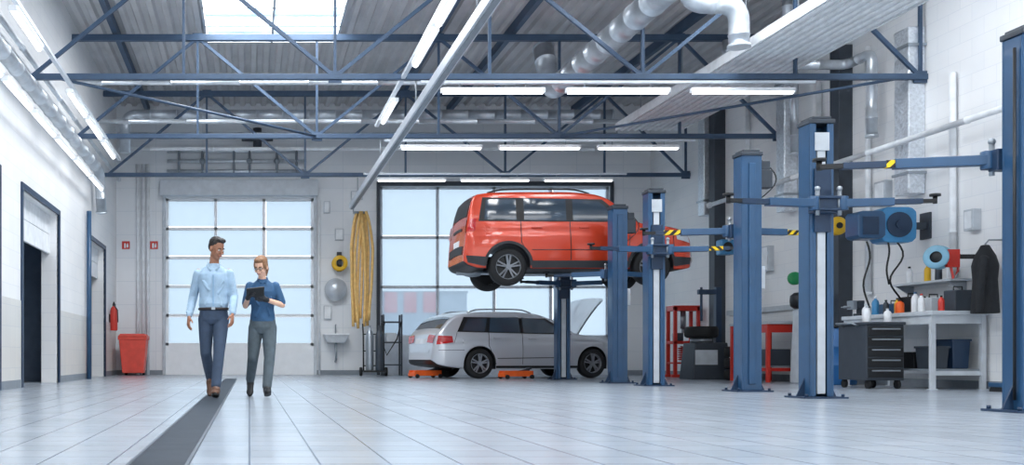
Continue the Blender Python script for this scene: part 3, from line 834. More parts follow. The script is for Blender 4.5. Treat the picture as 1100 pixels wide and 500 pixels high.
for sx,zz,dx,dz in ((-.1,1.04,.05,.09),(.09,1.03,-.03,.11),(-.05,1.2,-.07,.08),(.06,1.16,.06,.1),(-.12,1.3,.06,-.06),(.12,1.3,-.05,-.07),(0.02,1.02,.02,.08)):
    g.limb([(sx,-.118,zz),(sx+dx,-.112,zz+dz)],[.013,.007],6)
sh=g.obj('shirt',SHIRT,tm,voxel=.007,smooth=3)
g=G()
g.tube([(.03,-.1,1.41),(.06,-.07,1.455),(.066,.0,1.49),(.05,.05,1.51),(0,.08,1.515),(-.05,.05,1.51),(-.066,0,1.49),(-.06,-.07,1.455),(-.03,-.1,1.41)],.013,8); g.obj('collar',SHIRT,sh)
g=G(); g.bx(-.008,.008,-.14,-.12,1.0,1.36); g.obj('button_placket',M('shirt_shade',(136,168,196),.8),sh)
TROU=M('trousers_navy',(52,68,90),.8,0,.08,18,bump=.2)
g=G(); g.rings([(0,0,.82,.13,.1),(0,0,.87,.165,.122),(0,0,.95,.16,.12),(0,0,.99,.153,.116)])
def creases(g,l,r):
    p=[Vector(v) for v in l]
    for u,q in ((.85,0),(1.0,0),(.5,1),(.72,1),(.9,1)):
        c=p[q].lerp(p[q+1],u); g.limb([c+Vector((-r*.8,-r*.4,.012)),c+Vector((0,-r*.95,-.005)),c+Vector((r*.8,-r*.4,.01))],[.008,.012,.008],6)
for l in (lL,lR):
    p=[Vector(v) for v in l]; g.limb([p[0]+Vector((0,0,-.02)),p[0].lerp(p[1],.5),p[1],p[1].lerp(p[2],.5),p[2]+Vector((0,0,.03))],[.09,.08,.064,.059,.055]); creases(g,l,.06)
g.obj('trousers',TROU,tm,voxel=.007,smooth=3)
g=G(); g.tube([(.159*math.cos(2*math.pi*k/28),.123*math.sin(2*math.pi*k/28),.992) for k in range(28)],.016,8,closed=True); g.obj('belt',M('belt_leather',(40,30,28),.5),tm)
g=G(); g.bx(-.022,.022,-.146,-.135,.978,1.008); g.obj('belt_buckle',STEEL,tm,.003)
HAIRD=M('hair_black',(26,22,22),.6,0,.15,60,bump=.4)
g=G(); R=Mh.to_3x3()
g.ell(Mh@Vector((0,.026,.058)),(.079,.094,.08),R); g.ell(Mh@Vector((0,.06,.02)),(.067,.058,.075),R); g.ell(Mh@Vector((.01,-.03,.105)),(.058,.055,.03),R)
g.obj('hair',HAIRD,tm,voxel=.006,smooth=1)
faceparts(tm,Mh,.98,HAIRD)
SHOEB=M('shoe_brown',(98,68,52),.45)
shoe(tm,(.035,-.33,.115),-.02,-.16,SHOEB); shoe(tm,(-.05,.34,.195),.1,.75,SHOEB)

# --- woman
tw=thing('person','person in navy polo shirt and grey trousers holding a tablet','person',(.15,12.0,0))
Mw=Matrix.Translation((-.02,-.075,1.475))@Matrix.Rotation(math.radians(-24),4,'Z')@Matrix.Rotation(math.radians(20),4,'X')
g=G(); headgeo(g,Mw,.92)
g.limb([(0,.0,1.3),(-.01,-.04,1.43)],[.045,.044])
g.rings([(0,0,.75,.12,.09),(0,0,.86,.135,.1),(0,0,.96,.115,.085),(0,0,1.1,.12,.09),(0,0,1.2,.125,.09),(0,0,1.27,.1,.07),(0,0,1.32,.05,.045)])
bL=[(-.145,0,1.265),(-.195,-.04,1.04),(-.165,-.27,1.12)]; bR=[(.145,0,1.265),(.225,-.0,1.05),(.03,-.25,1.1)]
for a in (bL,bR): g.limb(a,[.038,.034,.024])
def womanhands(g,k):
    hand(g,(-.165,-.275,1.122),(.25,-.7,.35),(0,.2,1),(1,.0,-.1),.55,.9,k)
    hand(g,(.025,-.255,1.102),(-.8,-.45,.15),(0,-.4,1),(-.3,1,.2),.4,.9,k)
womanhands(g,1.)
mL=[(-.078,0,.8),(-.11,-.04,.45),(-.14,.26,.18)]; mR=[(.078,0,.8),(.075,-.16,.45),(.045,-.28,.11)]
for l in (mL,mR): g.limb(l,[.074,.05,.034])
g.obj('body',SKIN2,tw,voxel=.0055,smooth=2)
POLO=M('polo_navy',(44,84,122),.75,0,.1,14,bump=.3)
g=G(); g.rings([(0,0,.86,.145,.115),(0,0,.93,.14,.108),(0,0,1.0,.13,.1),(0,-.005,1.12,.138,.112),(0,-.008,1.2,.148,.118),(0,0,1.25,.148,.1),(0,0,1.285,.13,.085),(0,0,1.315,.09,.07),(0,0,1.345,.057,.056)],n=32)
for a in (bL,bR):
    p=[Vector(v) for v in a]; g.limb([p[0],p[0].lerp(p[1],.55),p[1].lerp(p[0],.15)],[.052,.052,.05])
for sx,zz,dx,dz in ((-.09,.92,.05,.09),(.08,.93,-.03,.1),(-.05,1.05,-.05,.08),(.06,1.04,.04,.09)):
    g.limb([(sx,-.1,zz),(sx+dx,-.1,zz+dz)],[.013,.007],6)
sw=g.obj('polo_shirt',POLO,tw,voxel=.007,smooth=3)
g=G(); g.tube([(.02,-.085,1.29),(.052,-.04,1.335),(.05,.035,1.36),(0,.055,1.365),(-.05,.035,1.36),(-.052,-.04,1.335),(-.02,-.085,1.29)],.011,8); g.obj('collar',POLO,sw)
TRG=M('trousers_grey',(78,90,98),.8,0,.09,18,bump=.2)
g=G(); g.rings([(0,0,.72,.12,.095),(0,0,.79,.155,.118),(0,0,.88,.146,.11),(0,0,.93,.128,.1)])
for l in (mL,mR):
    p=[Vector(v) for v in l]; g.limb([p[0]+Vector((0,0,-.01)),p[0].lerp(p[1],.5),p[1],p[1].lerp(p[2],.5),p[2]+Vector((0,0,.02))],[.086,.078,.063,.058,.053]); creases(g,l,.058)
g.obj('trousers',TRG,tw,voxel=.007,smooth=3)
GLOVE=M('glove_dark',(28,32,40),.6)
g=G(); womanhands(g,1.18); g.limb([(-.168,-.25,1.117),(-.165,-.28,1.123)],[.032,.03]); g.limb([(.045,-.235,1.096),(.025,-.258,1.101)],[.032,.03])
g.obj('glove',GLOVE,tw,voxel=.005,smooth=1)
HAIRB=M('hair_blonde',(140,102,72),.55,0,.2,60,bump=.5)
g=G(); R=Mw.to_3x3()
g.ell(Mw@Vector((0,.024,.056)),(.075,.09,.078),R); g.ell(Mw@Vector((0,.07,.01)),(.06,.05,.07),R); g.ell(Mw@Vector((0,.12,.03)),(.035,.035,.035),R)
g.ell(Mw@Vector((0,-.03,.09)),(.06,.052,.034),R)
for sx in (-1,1): g.ell(Mw@Vector((sx*.058,-.005,.03)),(.017,.05,.055),R)
g.limb([Mw@Vector((.0,.13,.02)),Mw@Vector((.01,.14,-.06)),Mw@Vector((.0,.12,-.13))],[.026,.022,.01],10)
g.obj('hair',HAIRB,tw,voxel=.006,smooth=1)
faceparts(tw,Mw,.92,HAIRB)
g=G()
for sx in (-1,1):
    c=(sx*.031,-.096,.003)
    g.tube([Mw@(Vector((c[0]+.022*math.cos(k*math.pi/8),c[1],c[2]+.016*math.sin(k*math.pi/8)))*.92) for k in range(16)],.0026,6,closed=True)
    g.tube([Mw@(Vector((sx*.052,-.092,.006))*.92),Mw@(Vector((sx*.078,.0,.006))*.92)],.0022,6)
g.tube([Mw@(Vector((-.01,-.097,.005))*.92),Mw@(Vector((.01,-.097,.005))*.92)],.0026,6)
g.obj('eyeglasses',BLACK,tw)
shoe(tw,(.045,-.29,.11),.05,-.16,BLACK,.93,'black work shoe'); shoe(tw,(-.14,.27,.18),-.1,.7,BLACK,.93,'black work shoe')
tt=thing('tablet_computer','black tablet held in gloved hands','tablet',(.15-.085,12.0-.36,1.175))
R=Matrix.Rotation(math.radians(48),3,'X')@Matrix.Rotation(math.radians(8),3,'Z')
g=G(); g.box((0,0,0),(.2,.012,.14),0,R); g.obj('tablet_case',BLACK,tt,.004)
g=G(); g.box(R@Vector((0,.0075,0)),(.18,.002,.12),0,R); g.obj('screen',M('screen_glow',(120,160,190),.2),tt)

# ------------------------------------------------------------------ left/back small things
def taper(g,x0,x1,y0,y1,z0,X0,X1,Y0,Y1,z1,mi=0):
    g.add([(x0,y0,z0),(x1,y0,z0),(x1,y1,z0),(x0,y1,z0),(X0,Y0,z1),(X1,Y0,z1),(X1,Y1,z1),(X0,Y1,z1)],[(0,3,2,1),(4,5,6,7),(0,1,5,4),(1,2,6,5),(2,3,7,6),(3,0,4,7)],mi)
t=thing('rubbish_bin','tall red plastic wheeled bin against end wall','bin',(-2.88,26.2,0))
g=G(); taper(g,-.26,.26,-.25,.25,.06,-.34,.34,-.33,.33,.92); g.bx(-.36,.36,-.35,.35,.88,.95); g.obj('bin_body',PINKRED,t,.02)
g=G(); g.prism([(-.37,.95),(.37,.95),(.3,1.03),(-.3,1.03)],'y',-.36,.36); g.obj('bin_lid',PINKRED,t,.015)
for x in (-.22,.22):
    g=G(); g.cyl((x-.03,.27,.08),(x+.03,.27,.08),.08); g.obj('bin_wheel',RUBBER,t)
t=thing('fire_extinguisher','red fire extinguisher hung on wall','fire extinguisher',(-3.3,25.6,1.1))
g=G(); g.lathe([(.001,0),(.08,0),(.09,.03),(.09,.48),(.07,.55),(.03,.6),(.001,.6)],n=20); g.obj('cylinder_body',REDP,t)
g=G(); g.bx(-.03,.03,-.02,.1,.6,.66); g.cyl((0,0,.6),(0,0,.7),.02); g.tube([(0,-.03,.62),(.1,-.08,.5),(.11,-.08,.2)],.012,8); g.bx(-.11,-.08,-.04,.04,.2,.4); g.obj('valve_handle',BLACK,t)
for x in (-3.17,-2.45):
    t=thing('fire_sign','small red square fire equipment sign on wall','sign',(x,YB-.012,3.33),group='fire signs')
    g=G(); g.bx(-.1,.1,-.008,.01,-.1,.1); g.obj('sign_plate',REDP,t)
    g=G(); g.prism([(-.045,-.07),(.0,-.07),(.0,.03),(-.01,.05),(-.035,.05),(-.045,.03)],'y',-.011,-.008); g.obj('extinguisher_symbol',WHITEP,t)
    g=G(); g.prism([(.02,-.06),(.06,-.06),(.065,0),(.045,.06),(.03,.02),(.018,0)],'y',-.011,-.008); g.obj('flame_symbol',WHITEP,t)
t=thing('hose_reel','yellow round hose reel on end wall','hose reel',(2.3,YB-.16,2.85))
g=G(); g.lathe([(.1,-.09),(.19,-.1),(.2,-.09),(.19,-.08),(.12,-.07),(.12,.06),(.19,.07),(.2,.08),(.1,.09)],ax=(0,1,0)); g.obj('reel_drum',YEL,t)
g=G(); g.cyl((0,-.12,0),(0,.15,0),.05); g.bx(-.06,.06,.08,.155,-.2,.3); g.obj('reel_bracket',DGREY,t)
t=thing('round_mirror','round grey convex mirror on end wall','mirror',(2.2,YB-.2,2.18))
g=G(); g.lathe([(.001,-.12),(.12,-.1),(.2,-.06),(.27,0)],ax=(0,1,0),n=30); g.obj('mirror_dome',M('mirror_grey',(205,212,220),.3,.3),t)
g=G(); g.lathe([(.27,0),(.29,.0),(.29,.03),(.05,.06),(.001,.06)],ax=(0,1,0),n=30); g.cyl((0,.05,0),(0,.195,0),.03); g.obj('mirror_rim',LGREY,t)
t=thing('wash_basin','white wash basin with pipe on end wall','sink',(2.2,YB-.31,0))
g=G(); taper(g,-.22,.22,-.1,.22,.82,-.3,.3,-.24,.28,1.02); g.bx(-.32,.32,-.25,.3,1.0,1.05); g.obj('basin',WHITEP,t,.02)
g=G(); g.tube([(0,.05,.85),(0,.05,.4),(0,.28,.35)],.03,10); g.obj('drain_trap',STEEL,t)
g=G(); g.tube([(0,.22,1.05),(0,.22,1.28),(0,.05,1.28)],.015,8); g.obj('tap',STEEL,t)
for x,z,w,h in ((1.98,4.3,.16,.3),(2.3,3.6,.22,.3),(2.0,1.6,.2,.35),(2.75,4.6,.3,.22)):
    g=G(); g.bx(-w/2,w/2,-.08,-.002,-h/2,h/2); g.bx(-w/2+.02,w/2-.02,-.09,-.08,-h/2+.02,h/2-.02,1)
    g.obj('switch_box',[LGREY,WHITEP],loc=(x,YB,z),bevel=.006,label='grey electrical box on end wall',cat='electrical box',group='wall boxes')
t=thing('folded_curtain','yellow folded protective strip curtain hanging from rail','curtain',(2.72,25.6,1.2))
for i in range(9):
    g=G(); x=-.26+.065*i; pts=[]; zb=[0,.1,-.05,.05,.2,0,.12,.02,.15][i]
    for k in range(15):
        z=zb+(2.8-zb)*k/14; sp=.3+.7*min(1,max(0,(2.8-z)/.9))**.7; sp*=1-.25*max(0,(1.0-z))
        pts.append((x*sp+.03*math.sin(i*1.3+z*1.5),.06*math.sin(i*2.1)+.02*math.sin(z*3+i),z))
    g.tube(pts,[.036]*15,10); g.obj('curtain_fold',YCURT,t)
g=G(); g.tube([(-.2,0,2.78),(.12,0,2.78)],.03,10); g.tube([(-.19,0,2.8),(-.19,0,2.9)],.015,8); g.obj('curtain_hook',STEEL,t)
t=thing('welding_trolley','black steel trolley with two gas cylinders','trolley',(2.95,24.9,0))
g=G()
for x in (-.24,.24): g.tube([(x,.1,.1),(x,.15,1.0),(x,.28,1.25)],.018,8)
for z in (.25,.6,1.0): g.tube([(-.24,.11+.05*z,z),(.24,.11+.05*z,z)],.014,8)
g.bx(-.26,.26,-.2,.14,.1,.13); g.obj('trolley_frame',BLACK,t)
for x,c in ((-.11,STEEL),(.12,DGREY)):
    g=G(); g.lathe([(.001,.13),(.09,.13),(.095,.16),(.095,.95),(.07,1.05),(.03,1.1),(.03,1.2),(.001,1.2)],o=(x,-.04,0),n=18); g.obj('gas_cylinder',c,t)
for x in (-.3,.3):
    g=G(); g.lathe([(.03,-.025),(.1,-.03),(.11,0),(.1,.03),(.03,.025)],o=(x,.12,.11),ax=(1,0,0)); g.obj('trolley_wheel',RUBBER,t)
t=thing('tool_stand','grey steel stand with shelves and hoses','rack',(3.5,25.9,0))
g=G()
for x in (-.22,.22):
    for y in (-.18,.18): g.bx(x-.02,x+.02,y-.02,y+.02,0,1.5)
for z in (.25,.8,1.3): g.bx(-.24,.24,-.2,.2,z,z+.03)
g.obj('stand_frame',DGREY,t)
g=G(); g.bx(-.15,.1,-.15,.12,.83,1.05); g.obj('parts_box',LGREY,t,.01)
g=G(); g.tube([(-.2,-.22,1.3),(-.3,-.26,.9),(-.15,-.25,.5),(.1,-.24,.9),(.2,-.22,1.3)],.018,8); g.obj('air_hose',BLACK,t)
def jack(x,y,rz,label):
    t=thing('floor_jack',label,'floor jack',(x,y,0),rz,group='orange floor jacks')
    g=G(); g.bx(-.35,.3,-.14,-.1,.05,.17); g.bx(-.35,.3,.1,.14,.05,.17); g.bx(-.3,-.05,-.1,.1,.06,.14); g.bx(-.36,-.3,-.16,.16,.04,.12); g.obj('jack_frame',ORANGE,t,.01)
    g=G(); g.beam((-.05,0,.12),(.26,0,.2),.1,.05); g.cyl((.26,0,.2),(.26,0,.24),.06); g.obj('lifting_saddle',DGREY,t)
    for a in (-.3,.25):
        for b in (-.17,.17):
            g=G(); g.cyl((a,b-.02,.045),(a,b+.02,.045),.045,n=14); g.obj('castor',BLACK,t)
    return t
jack(3.85,22.9,.3,'orange low floor jack beside silver car')
jack(5.6,22.0,.2,'orange low floor jack before car door')

# ------------------------------------------------------------------ side room things
def tyre(g,c,r=.32,w=.2,ax=(0,0,1)):
    g.lathe([(r*.6,-w/2),(r*.85,-w/2-.005),(r*.97,-w*.4),(r,-w*.2),(r,w*.2),(r*.97,w*.4),(r*.85,w/2+.005),(r*.6,w/2),(r*.6,-w/2)],o=c,ax=ax,n=28)
for k in range(4):
    g=G(); tyre(g,(0,0,0)); g.obj('tyre',RUBBER,loc=(-4.3+.02*k,18.0,.105+.215*k),label='black car tyre in a stack by doorway',cat='tyre',group='stacked tyres')
t=thing('plastic_canister','white plastic canister on floor by doorway','canister',(-3.95,16.9,0))
g=G(); g.bx(-.13,.13,-.1,.1,0,.34); g.obj('canister_body',WHITEP,t,.03)
g=G(); g.cyl((.05,0,.34),(.05,0,.39),.03); g.tube([(-.09,0,.33),(-.08,0,.39),(.0,0,.39),(.01,0,.33)],.012,8); g.obj('canister_cap',DGREY,t)

# ------------------------------------------------------------------ right wall equipment
LB=M('reel_blue',(60,138,190),.4,coat=.3)
t=thing('hose_reel','blue boxy double hose reel on wall bracket','hose reel',(9.55,16.0,2.45))
def rbox(cx,r,ex=1.25):
    return [(cx+max(-r,min(r,ex*r*math.cos(2*math.pi*k/28))),max(-r,min(r,1.2*r*math.sin(2*math.pi*k/28)))) for k in range(28)]
g=G(); g.prism(rbox(.22,.27),'y',-.18,.16); g.obj('reel_case',LB,t,.02)
g=G(); g.cyl((.22,-.2,0),(.22,-.18,0),.19,n=26); g.cyl((.22,-.22,0),(.22,-.2,0),.06,n=18); g.obj('reel_hub',BLUED,t)
g=G(); g.prism(rbox(-.2,.21,1.35),'y',-.2,.15); g.obj('side_case',BLUE,t,.02)
g=G(); g.prism([(-.34,-.15),(-.1,-.15),(-.1,.12),(-.34,.12)],'y',-.215,-.2); g.obj('side_grille',BLUED,t,.004)
g=G(); g.bx(.4,XR-9.55,-.05,.05,-.05,.05); g.bx(XR-9.55-.03,XR-9.55,-.12,.12,-.2,.2); g.obj('wall_bracket',DGREY,t)
for i,(x0,dx,z1) in enumerate(((9.3,.05,1.2),(9.62,.02,1.55),(9.75,.1,1.3))):
    g=G(); pts=[(x0+dx*math.sin(k*.6),15.85,2.2-(2.2-z1)*k/12) for k in range(13)]
    g.tube(pts,.014,8); g.obj('air_hose',BLACK,label='black air hose hanging from wall reel',cat='hose',group='hanging air hoses')
t=thing('retractable_reel','small yellow retractable cable reel on wall','cable reel',(9.6,17.2,2.6))
g=G(); g.lathe([(.001,-.08),(.13,-.08),(.15,-.05),(.15,.05),(.13,.08),(.001,.08)],ax=(0,1,0)); g.obj('reel_case',YEL,t)
g=G(); g.bx(.05,.7,-.03,.03,-.04,.04); g.cyl((0,-.1,0),(0,-.08,0),.05); g.obj('reel_bracket',BLACK,t)
t=thing('retractable_reel','small blue and black cable reel on wall','cable reel',(9.95,22.0,2.75))
g=G(); g.bx(-.15,.15,-.12,.12,-.16,.16); g.obj('reel_case',LB,t,.03)
g=G(); g.cyl((0,-.14,0),(0,-.12,0),.1); g.bx(.15,.35,-.04,.04,-.05,.05); g.obj('reel_bracket',BLACK,t)
t=thing('retractable_reel','small green cable reel on wall','cable reel',(10.0,19.3,1.9))
g=G(); g.lathe([(.001,-.06),(.1,-.06),(.12,-.03),(.12,.03),(.1,.06),(.001,.06)],ax=(0,1,0)); g.obj('reel_case',M('green',(40,150,90),.4),t)
g=G(); g.bx(.05,.3,-.03,.03,-.03,.03); g.obj('reel_bracket',BLACK,t)
t=thing('hose_reel','pale blue and red air hose reel above workbench','hose reel',(9.75,14.9,1.87))
g=G(); g.lathe([(.08,-.07),(.16,-.08),(.17,-.06),(.1,-.04),(.1,.04),(.17,.06),(.16,.08),(.08,.07)],ax=(.8,.6,0)); g.obj('reel_flanges',M('pale_blue',(130,180,205),.4),t)
g=G(); g.lathe([(.001,-.05),(.13,-.05),(.14,0),(.13,.05),(.001,.05)],ax=(.8,.6,0)); g.bx(.1,.55,-.03,.03,-.02,.04); g.obj('hose_coil',BLACK,t)
g=G(); g.tube([(.1,-.1,-.05),(.15,-.1,-.3),(.25,-.05,-.2),(.3,0,.05)],.018,8); g.bx(.05,.22,-.14,-.08,-.15,.1); g.obj('regulator',REDP,t,.01)

t=thing('workbench','grey steel workbench with laminate top along wall','workbench',(9.86,15.7,0))
g=G(); g.bx(-.4,.4,-1.12,1.12,1.04,1.1); g.obj('worktop',LGREY,t,.008)
for x in (-.35,.35):
    for y in (-1.05,1.05):
        g=G(); g.bx(x-.03,x+.03,y-.03,y+.03,0,1.04); g.bx(x-.05,x+.05,y-.05,y+.05,0,.01); g.obj('leg',LGREY,t)
g=G(); g.bx(-.35,.35,-1.07,-1.03,.92,1.04); g.bx(-.37,-.33,-1.05,1.05,.92,1.04); g.bx(-.33,.33,-1.06,-1.04,.2,.26); g.bx(.3,.36,-1.05,1.05,.2,.26); g.obj('apron_frame',LGREY,t)
g=G(); g.bx(-.33,.36,-1.03,-.1,.26,.29); g.obj('lower_shelf',MGREY,t)
for (x,y,w,d,h,m,l) in ((9.7,14.95,.3,.3,.32,DGREY,'dark storage crate under workbench'),(10.02,15.0,.26,.4,.42,BLUED,'dark blue storage crate under workbench'),(9.72,15.35,.28,.34,.24,BLACK,'black storage crate under workbench')):
    t=thing('storage_crate',l,'crate',(x,y,.29))
    g=G(); taper(g,-w/2+.02,w/2-.02,-d/2+.02,d/2-.02,0,-w/2,w/2,-d/2,d/2,h); g.obj('crate_body',m,t,.012)
    g=G(); g.bx(-w/2-.01,w/2+.01,-d/2-.01,d/2+.01,h-.03,h); g.obj('crate_rim',m,t,.005)
t=thing('tool_trolley','black tool trolley with drawers on castors','tool trolley',(9.12,15.45,0))
g=G(); g.bx(-.27,.27,-.36,.36,.12,.92); g.bx(-.29,.29,-.38,.38,.92,.96); g.obj('cabinet_body',DGREY,t,.01)
for j in range(5):
    z=.16+.15*j
    g=G(); g.bx(-.25,.25,-.375,-.36,z,z+.13); dr=g.obj('drawer',BLACK,t,.004)
    g=G(); g.bx(-.2,.2,-.395,-.375,z+.09,z+.11); g.obj('handle',STEEL,dr)
for a in (-.21,.21):
    for b in (-.3,.3):
        g=G(); g.cyl((a-.02,b,.06),(a+.02,b,.06),.06,n=16); g.bx(a-.03,a+.03,b-.02,b+.02,.08,.12); g.obj('castor',RUBBER,t)
g=G(); g.tube([(-.29,-.2,.9),(-.39,-.2,.95),(-.39,.2,.95),(-.29,.2,.9)],.014,8); g.obj('push_handle',STEEL,t)
t=thing('barrel','blue plastic drum standing beside workbench','barrel',(9.7,17.35,0))
g=G(); g.lathe([(.001,0),(.26,0),(.28,.02),(.285,.3),(.295,.32),(.285,.34),(.285,.6),(.295,.62),(.285,.64),(.28,.92),(.26,.95),(.001,.95)],n=32); g.obj('drum_body',M('barrel_blue',(36,104,166),.4),t)
g=G(); g.lathe([(.27,.93),(.295,.93),(.295,.98),(.27,.98)],n=32); g.cyl((.12,0,.95),(.12,0,.98),.04); g.obj('drum_lid',BLACK,t)
t=thing('air_unit','black round air tank unit on grey pedestal','compressor',(9.72,18.35,0)) 
g=G(); taper(g,-.2,.2,-.1,.2,0,-.16,.16,-.1,.16,1.3); g.obj('pedestal',LGREY,t,.02)
g=G(); g.lathe([(.001,-.14),(.2,-.14),(.26,-.09),(.27,0),(.26,.09),(.2,.14),(.001,.14)],o=(0,0,1.44),n=28); g.obj('tank',BLACK,t)
g=G(); g.cyl((0,0,1.56),(0,0,1.75),.05); g.lathe([(.001,0),(.08,0),(.08,.03),(.001,.03)],o=(0,-.05,1.75),ax=(0,1,0)); g.obj('gauge',STEEL,t)
t=thing('work_table','red framed work table with pale top','table',(9.7,19.65,0))
g=G(); g.bx(-.4,.4,-.75,.75,1.05,1.1); g.obj('table_top',LGREY,t,.008)
for x in (-.36,.36):
    for y in (-.7,.7):
        g=G(); g.bx(x-.03,x+.03,y-.03,y+.03,0,1.05); g.obj('leg',REDP,t)
g=G(); g.bx(-.36,.36,-.71,-.69,.9,1.05); g.bx(-.37,-.35,-.7,.7,.9,1.05); g.bx(-.36,.36,-.71,-.69,.2,.26); g.bx(-.37,-.35,-.7,.7,.2,.26); g.obj('frame_rail',REDP,t)
g=G(); g.bx(-.34,.34,-.65,.65,.27,.3); g.obj('lower_shelf',MGREY,t)
g=G(); g.bx(-.3,.1,-.6,-.2,.3,.6); g.obj('storage_box',DGREY,t,.01)
t=thing('tyre_changer','dark tyre changing machine with wheel on turntable','tyre changer',(9.4,21.7,0))
g=G(); taper(g,-.4,.4,-.35,.35,0,-.33,.33,-.3,.3,.75); g.obj('machine_base',DGREY,t,.02)
g=G(); g.bx(.2,.32,-.06,.06,.75,1.9); g.bx(-.15,.32,-.05,.05,1.75,1.85); g.cyl((-.08,0,1.2),(-.08,0,1.9),.025); g.obj('tool_column',BLUED,t,.01)
g=G(); g.cyl((-.08,0,.75),(-.08,0,.85),.22); g.obj('turntable',STEEL,t)
g=G(); tyre(g,(-.08,0,.97),.33,.22); g.obj('mounted_tyre',RUBBER,t)
g=G(); g.bx(-.35,.1,-.36,-.34,.3,.6); g.obj('pedal_plate',LGREY,t)
for k in range(3):
    g=G(); tyre(g,(0,0,0)); g.obj('tyre',RUBBER,loc=(9.75,20.85,.11+.225*k),label='black car tyre in stack near red table',cat='tyre',group='stacked tyres')
t=thing('spring_press_rack','red steel workshop press frame with shelves','press',(9.85,23.9,0))
g=G()
for x in (-.26,.26):
    for y in (-.2,.2): g.bx(x-.04,x+.04,y-.03,y+.03,.05,1.6)
g.bx(-.3,.3,-.23,.23,1.5,1.62); g.bx(-.3,.3,-.23,.23,.75,.82); g.bx(-.3,.3,-.23,.23,.3,.34); g.bx(-.36,.36,-.28,-.18,0,.06); g.bx(-.36,.36,.18,.28,0,.06)
g.obj('press_frame',REDP,t,.008)
g=G(); g.cyl((0,0,1.1),(0,0,1.5),.06); g.cyl((0,0,1.0),(0,0,1.1),.035); g.obj('hydraulic_ram',STEEL,t)
g=G(); pts=[(.1*math.cos(k*.5),.1*math.sin(k*.5),.38+.004*k) for k in range(80)]; g.tube(pts,.014,6); g.obj('coil_spring',REDP,t)
g=G(); g.bx(-.2,-.05,-.15,.1,.82,1.0); g.obj('parts_box',DGREY,t,.01)
t=thing('wall_shelf','grey wall shelf above workbench','shelf',(10.15,15.9,1.55))
g=G(); g.bx(-.15,.145,-.9,.5,0,.03); g.obj('shelf_board',LGREY,t)
for y in (-.8,.4):
    g=G()
    g.add([(-.13,y,0),(.145,y,0),(.145,y,-.18),(-.13,y+.02,0),(.145,y+.02,0),(.145,y+.02,-.18)],[(0,1,2),(3,5,4),(0,3,4,1),(1,4,5,2),(2,5,3,0)])
    g.obj('shelf_bracket',STEEL,t)
def bottle(x,y,z,h,r,mat,cap,label,group=None):
    t=thing('bottle',label,'bottle',(x,y,z),group=group)
    g=G(); g.lathe([(.001,0),(r*.95,0),(r,.01),(r,h*.65),(r*.8,h*.78),(r*.35,h*.86),(r*.35,h*.92),(.001,h*.92)],n=18); g.obj('bottle_body',mat,t)
    g=G(); g.cyl((0,0,h*.9),(0,0,h),r*.42,n=14); g.obj('bottle_cap',cap,t)
for (x,y,h,r,m,c,l) in ((9.58,15.0,.26,.045,WHITEP,REDP,'white spray bottle with red cap on workbench'),(9.62,15.2,.3,.05,WHITEP,BLUE,'white bottle with blue cap on workbench'),(9.7,15.75,.24,.04,YEL,BLACK,'yellow oil bottle on workbench'),(9.58,16.1,.28,.05,LB,WHITEP,'blue bottle on workbench'),(9.7,14.75,.22,.04,REDP,BLACK,'red aerosol can on workbench'),(9.55,15.45,.2,.06,ORANGE,BLACK,'orange canister on workbench'),(9.62,15.9,.22,.04,DGREY,BLACK,'dark bottle on workbench'),(9.55,16.25,.18,.05,WHITEP,BLACK,'short white bottle on workbench')):
    bottle(x,y,1.1,h,r,m,c,l)
for (x,y,m,l) in ((10.12,15.2,WHITEP,'white bottle on wall shelf'),(10.12,15.45,DGREY,'dark bottle on wall shelf'),(10.12,15.7,YEL,'yellow bottle on wall shelf'),(10.1,16.1,WHITEP,'white bottle on wall shelf')):
    bottle(x,y,1.58,.26,.045,m,BLACK,l)
for (x,y,m,h) in ((8.98,15.3,WHITEP,.24),(9.08,15.5,WHITEP,.28),(9.25,15.25,WHITEP,.2)): bottle(x,y,.96,h,.05,m,LGREY,'white fluid bottle on black tool trolley')
t=thing('bench_vise','dark steel bench vise bolted to workbench','vise',(9.62,16.5,1.1))
g=G(); g.bx(-.1,.1,-.1,.1,0,.04); g.bx(-.06,.06,-.08,.08,.04,.14); g.bx(-.12,-.02,-.09,.09,.12,.24); g.obj('vise_body',DGREY,t,.01)
g=G(); g.bx(-.2,-.14,-.09,.09,.1,.24); g.cyl((-.3,0,.14),(-.02,0,.14),.02); g.cyl((-.28,-.1,.14),(-.28,.1,.14),.01,n=8); g.obj('vise_jaw',STEEL,t,.004)
for (x,y,w,d,h,m,l) in ((9.98,15.35,.3,.35,.22,LGREY,'grey parts bin on workbench'),(10.0,14.85,.25,.25,.3,DGREY,'dark tool case on workbench'),(10.0,16.3,.3,.4,.18,BLUE,'blue tool case on workbench'),(9.95,15.8,.25,.3,.26,BLACK,'black tool case on workbench')):
    t=thing('tool_case',l,'tool case',(x,y,1.1))
    g=G(); g.bx(-w/2,w/2,-d/2,d/2,0,h); g.obj('case_body',m,t,.015)
    g=G(); g.tube([(-.06,0,h),(-.06,0,h+.05),(.06,0,h+.05),(.06,0,h)],.01,8); g.obj('handle',BLACK,t)
t=thing('work_jacket','black work jacket hanging from wall hook','jacket',(10.0,14.3,1.05))
g=G()
g.rings([(0,0,.0,.16,.19),(.0,0,.15,.15,.18),(0,0,.45,.13,.17),(0,0,.65,.15,.18),(0,0,.78,.12,.14),(0,0,.88,.07,.08),(0,0,.93,.05,.05)])
g.limb([(-.1,-.12,.72),(-.16,-.14,.4),(-.16,-.12,.04)],[.06,.055,.045]); g.limb([(.05,.14,.72),(.06,.18,.4),(.05,.16,.1)],[.06,.055,.045])
g.obj('jacket_cloth',M('jacket_black',(30,33,38),.85,0,.1,14,bump=.5),t,voxel=.012,smooth=3)
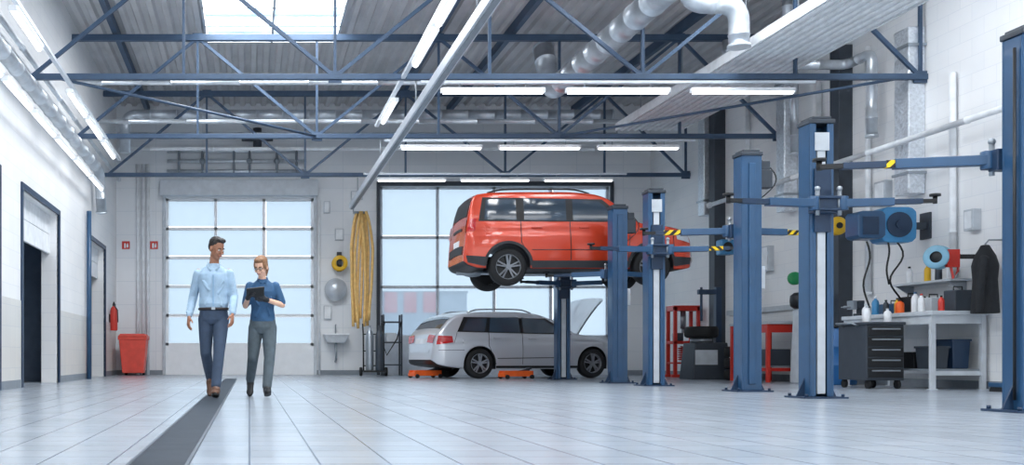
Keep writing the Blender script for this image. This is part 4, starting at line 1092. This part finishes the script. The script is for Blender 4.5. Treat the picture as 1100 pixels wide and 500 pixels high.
g=G(); g.tube([(.29,0,1.0),(.05,0,1.0),(.0,0,.94)],.012,8); g.bx(.28,.298,-.06,.06,.94,1.06); g.obj('coat_hook',STEEL,t)
t=thing('broom','broom with blue head leaning on wall','broom',(9.95,13.75,0))
g=G(); g.tube([(-.1,0,.1),(.33,0,1.5)],.014,8); g.obj('broom_handle',DGREY,t)
g=G(); g.bx(-.16,-.04,-.2,.2,.06,.12); g.obj('broom_head',BLUE,t,.01)
g=G(); taper(g,-.15,-.05,-.19,.19,0,-.14,-.06,-.18,.18,.06); g.obj('bristles',BLACK,t)
for y,z,w,h,m in ((17.0,3.1,.3,.4,LGREY),(20.8,2.4,.3,.5,LGREY),(21.25,1.75,.25,.3,WHITEP),(18.6,1.75,.25,.35,LGREY),(14.9,2.4,.2,.3,LGREY)):
    g=G(); g.bx(-.12,-.002,-w/2,w/2,-h/2,h/2,0); g.bx(-.13,-.12,-w/2+.03,w/2-.03,-h/2+.03,h/2-.03,1)
    g.obj('switch_box',[m,WHITEP],loc=(XR,y,z),bevel=.008,label='grey electrical box on workshop wall',cat='electrical box',group='wall boxes')
g=G(); g.bx(-.05,0,18.4,22.6,0,.1); g.obj('cable_trunking',LGREY,loc=(XR-.005,0,1.35),label='grey cable trunking along workshop wall',cat='cable trunking')

# ------------------------------------------------------------------ outside
g=G(); g.bx(-60,90,YB+.3,120,-.3,-.02); g.obj('ground',M('concrete_outside',(205,210,214),.8,0,.05,.5),kind='structure')
t=thing('building','low grey building with red panels outside','building',(10.0,60,0))
g=G(); g.bx(-2.4,2.4,0,6,0,4.1); g.obj('facade',M('facade',(150,162,176),.8),t)
for x in (-2.3,-1.2,-.1):
    g=G(); g.bx(x,x+.7,-.15,0,3.0,4.15); g.obj('red_panel',M('panel_red',(196,48,50),.7),t)
g=G(); g.bx(-2.45,2.45,-.1,6,4.1,4.22); g.obj('roof_edge',MGREY,t)

w=bpy.data.worlds.new('world'); SC.world=w; w.use_nodes=True
nt=w.node_tree; bg=nt.nodes['Background']; bg.inputs[0].default_value=(.95,.975,1,1); bg.inputs[1].default_value=1.8
cd=bpy.data.cameras.new('camera'); cam=bpy.data.objects.new('camera',cd); COL.objects.link(cam)
ZM,CX,CY=1.0,550,250
cd.sensor_width=36; cd.sensor_fit='HORIZONTAL'; cd.lens=1130/1100*36*ZM
cd.shift_x=(CX-268)/1100*ZM; cd.shift_y=(384-CY)/1100*ZM; cd.clip_end=500
cam.location=(0,0,.455); cam.rotation_euler=(math.radians(90),0,0)
SC.camera=cam
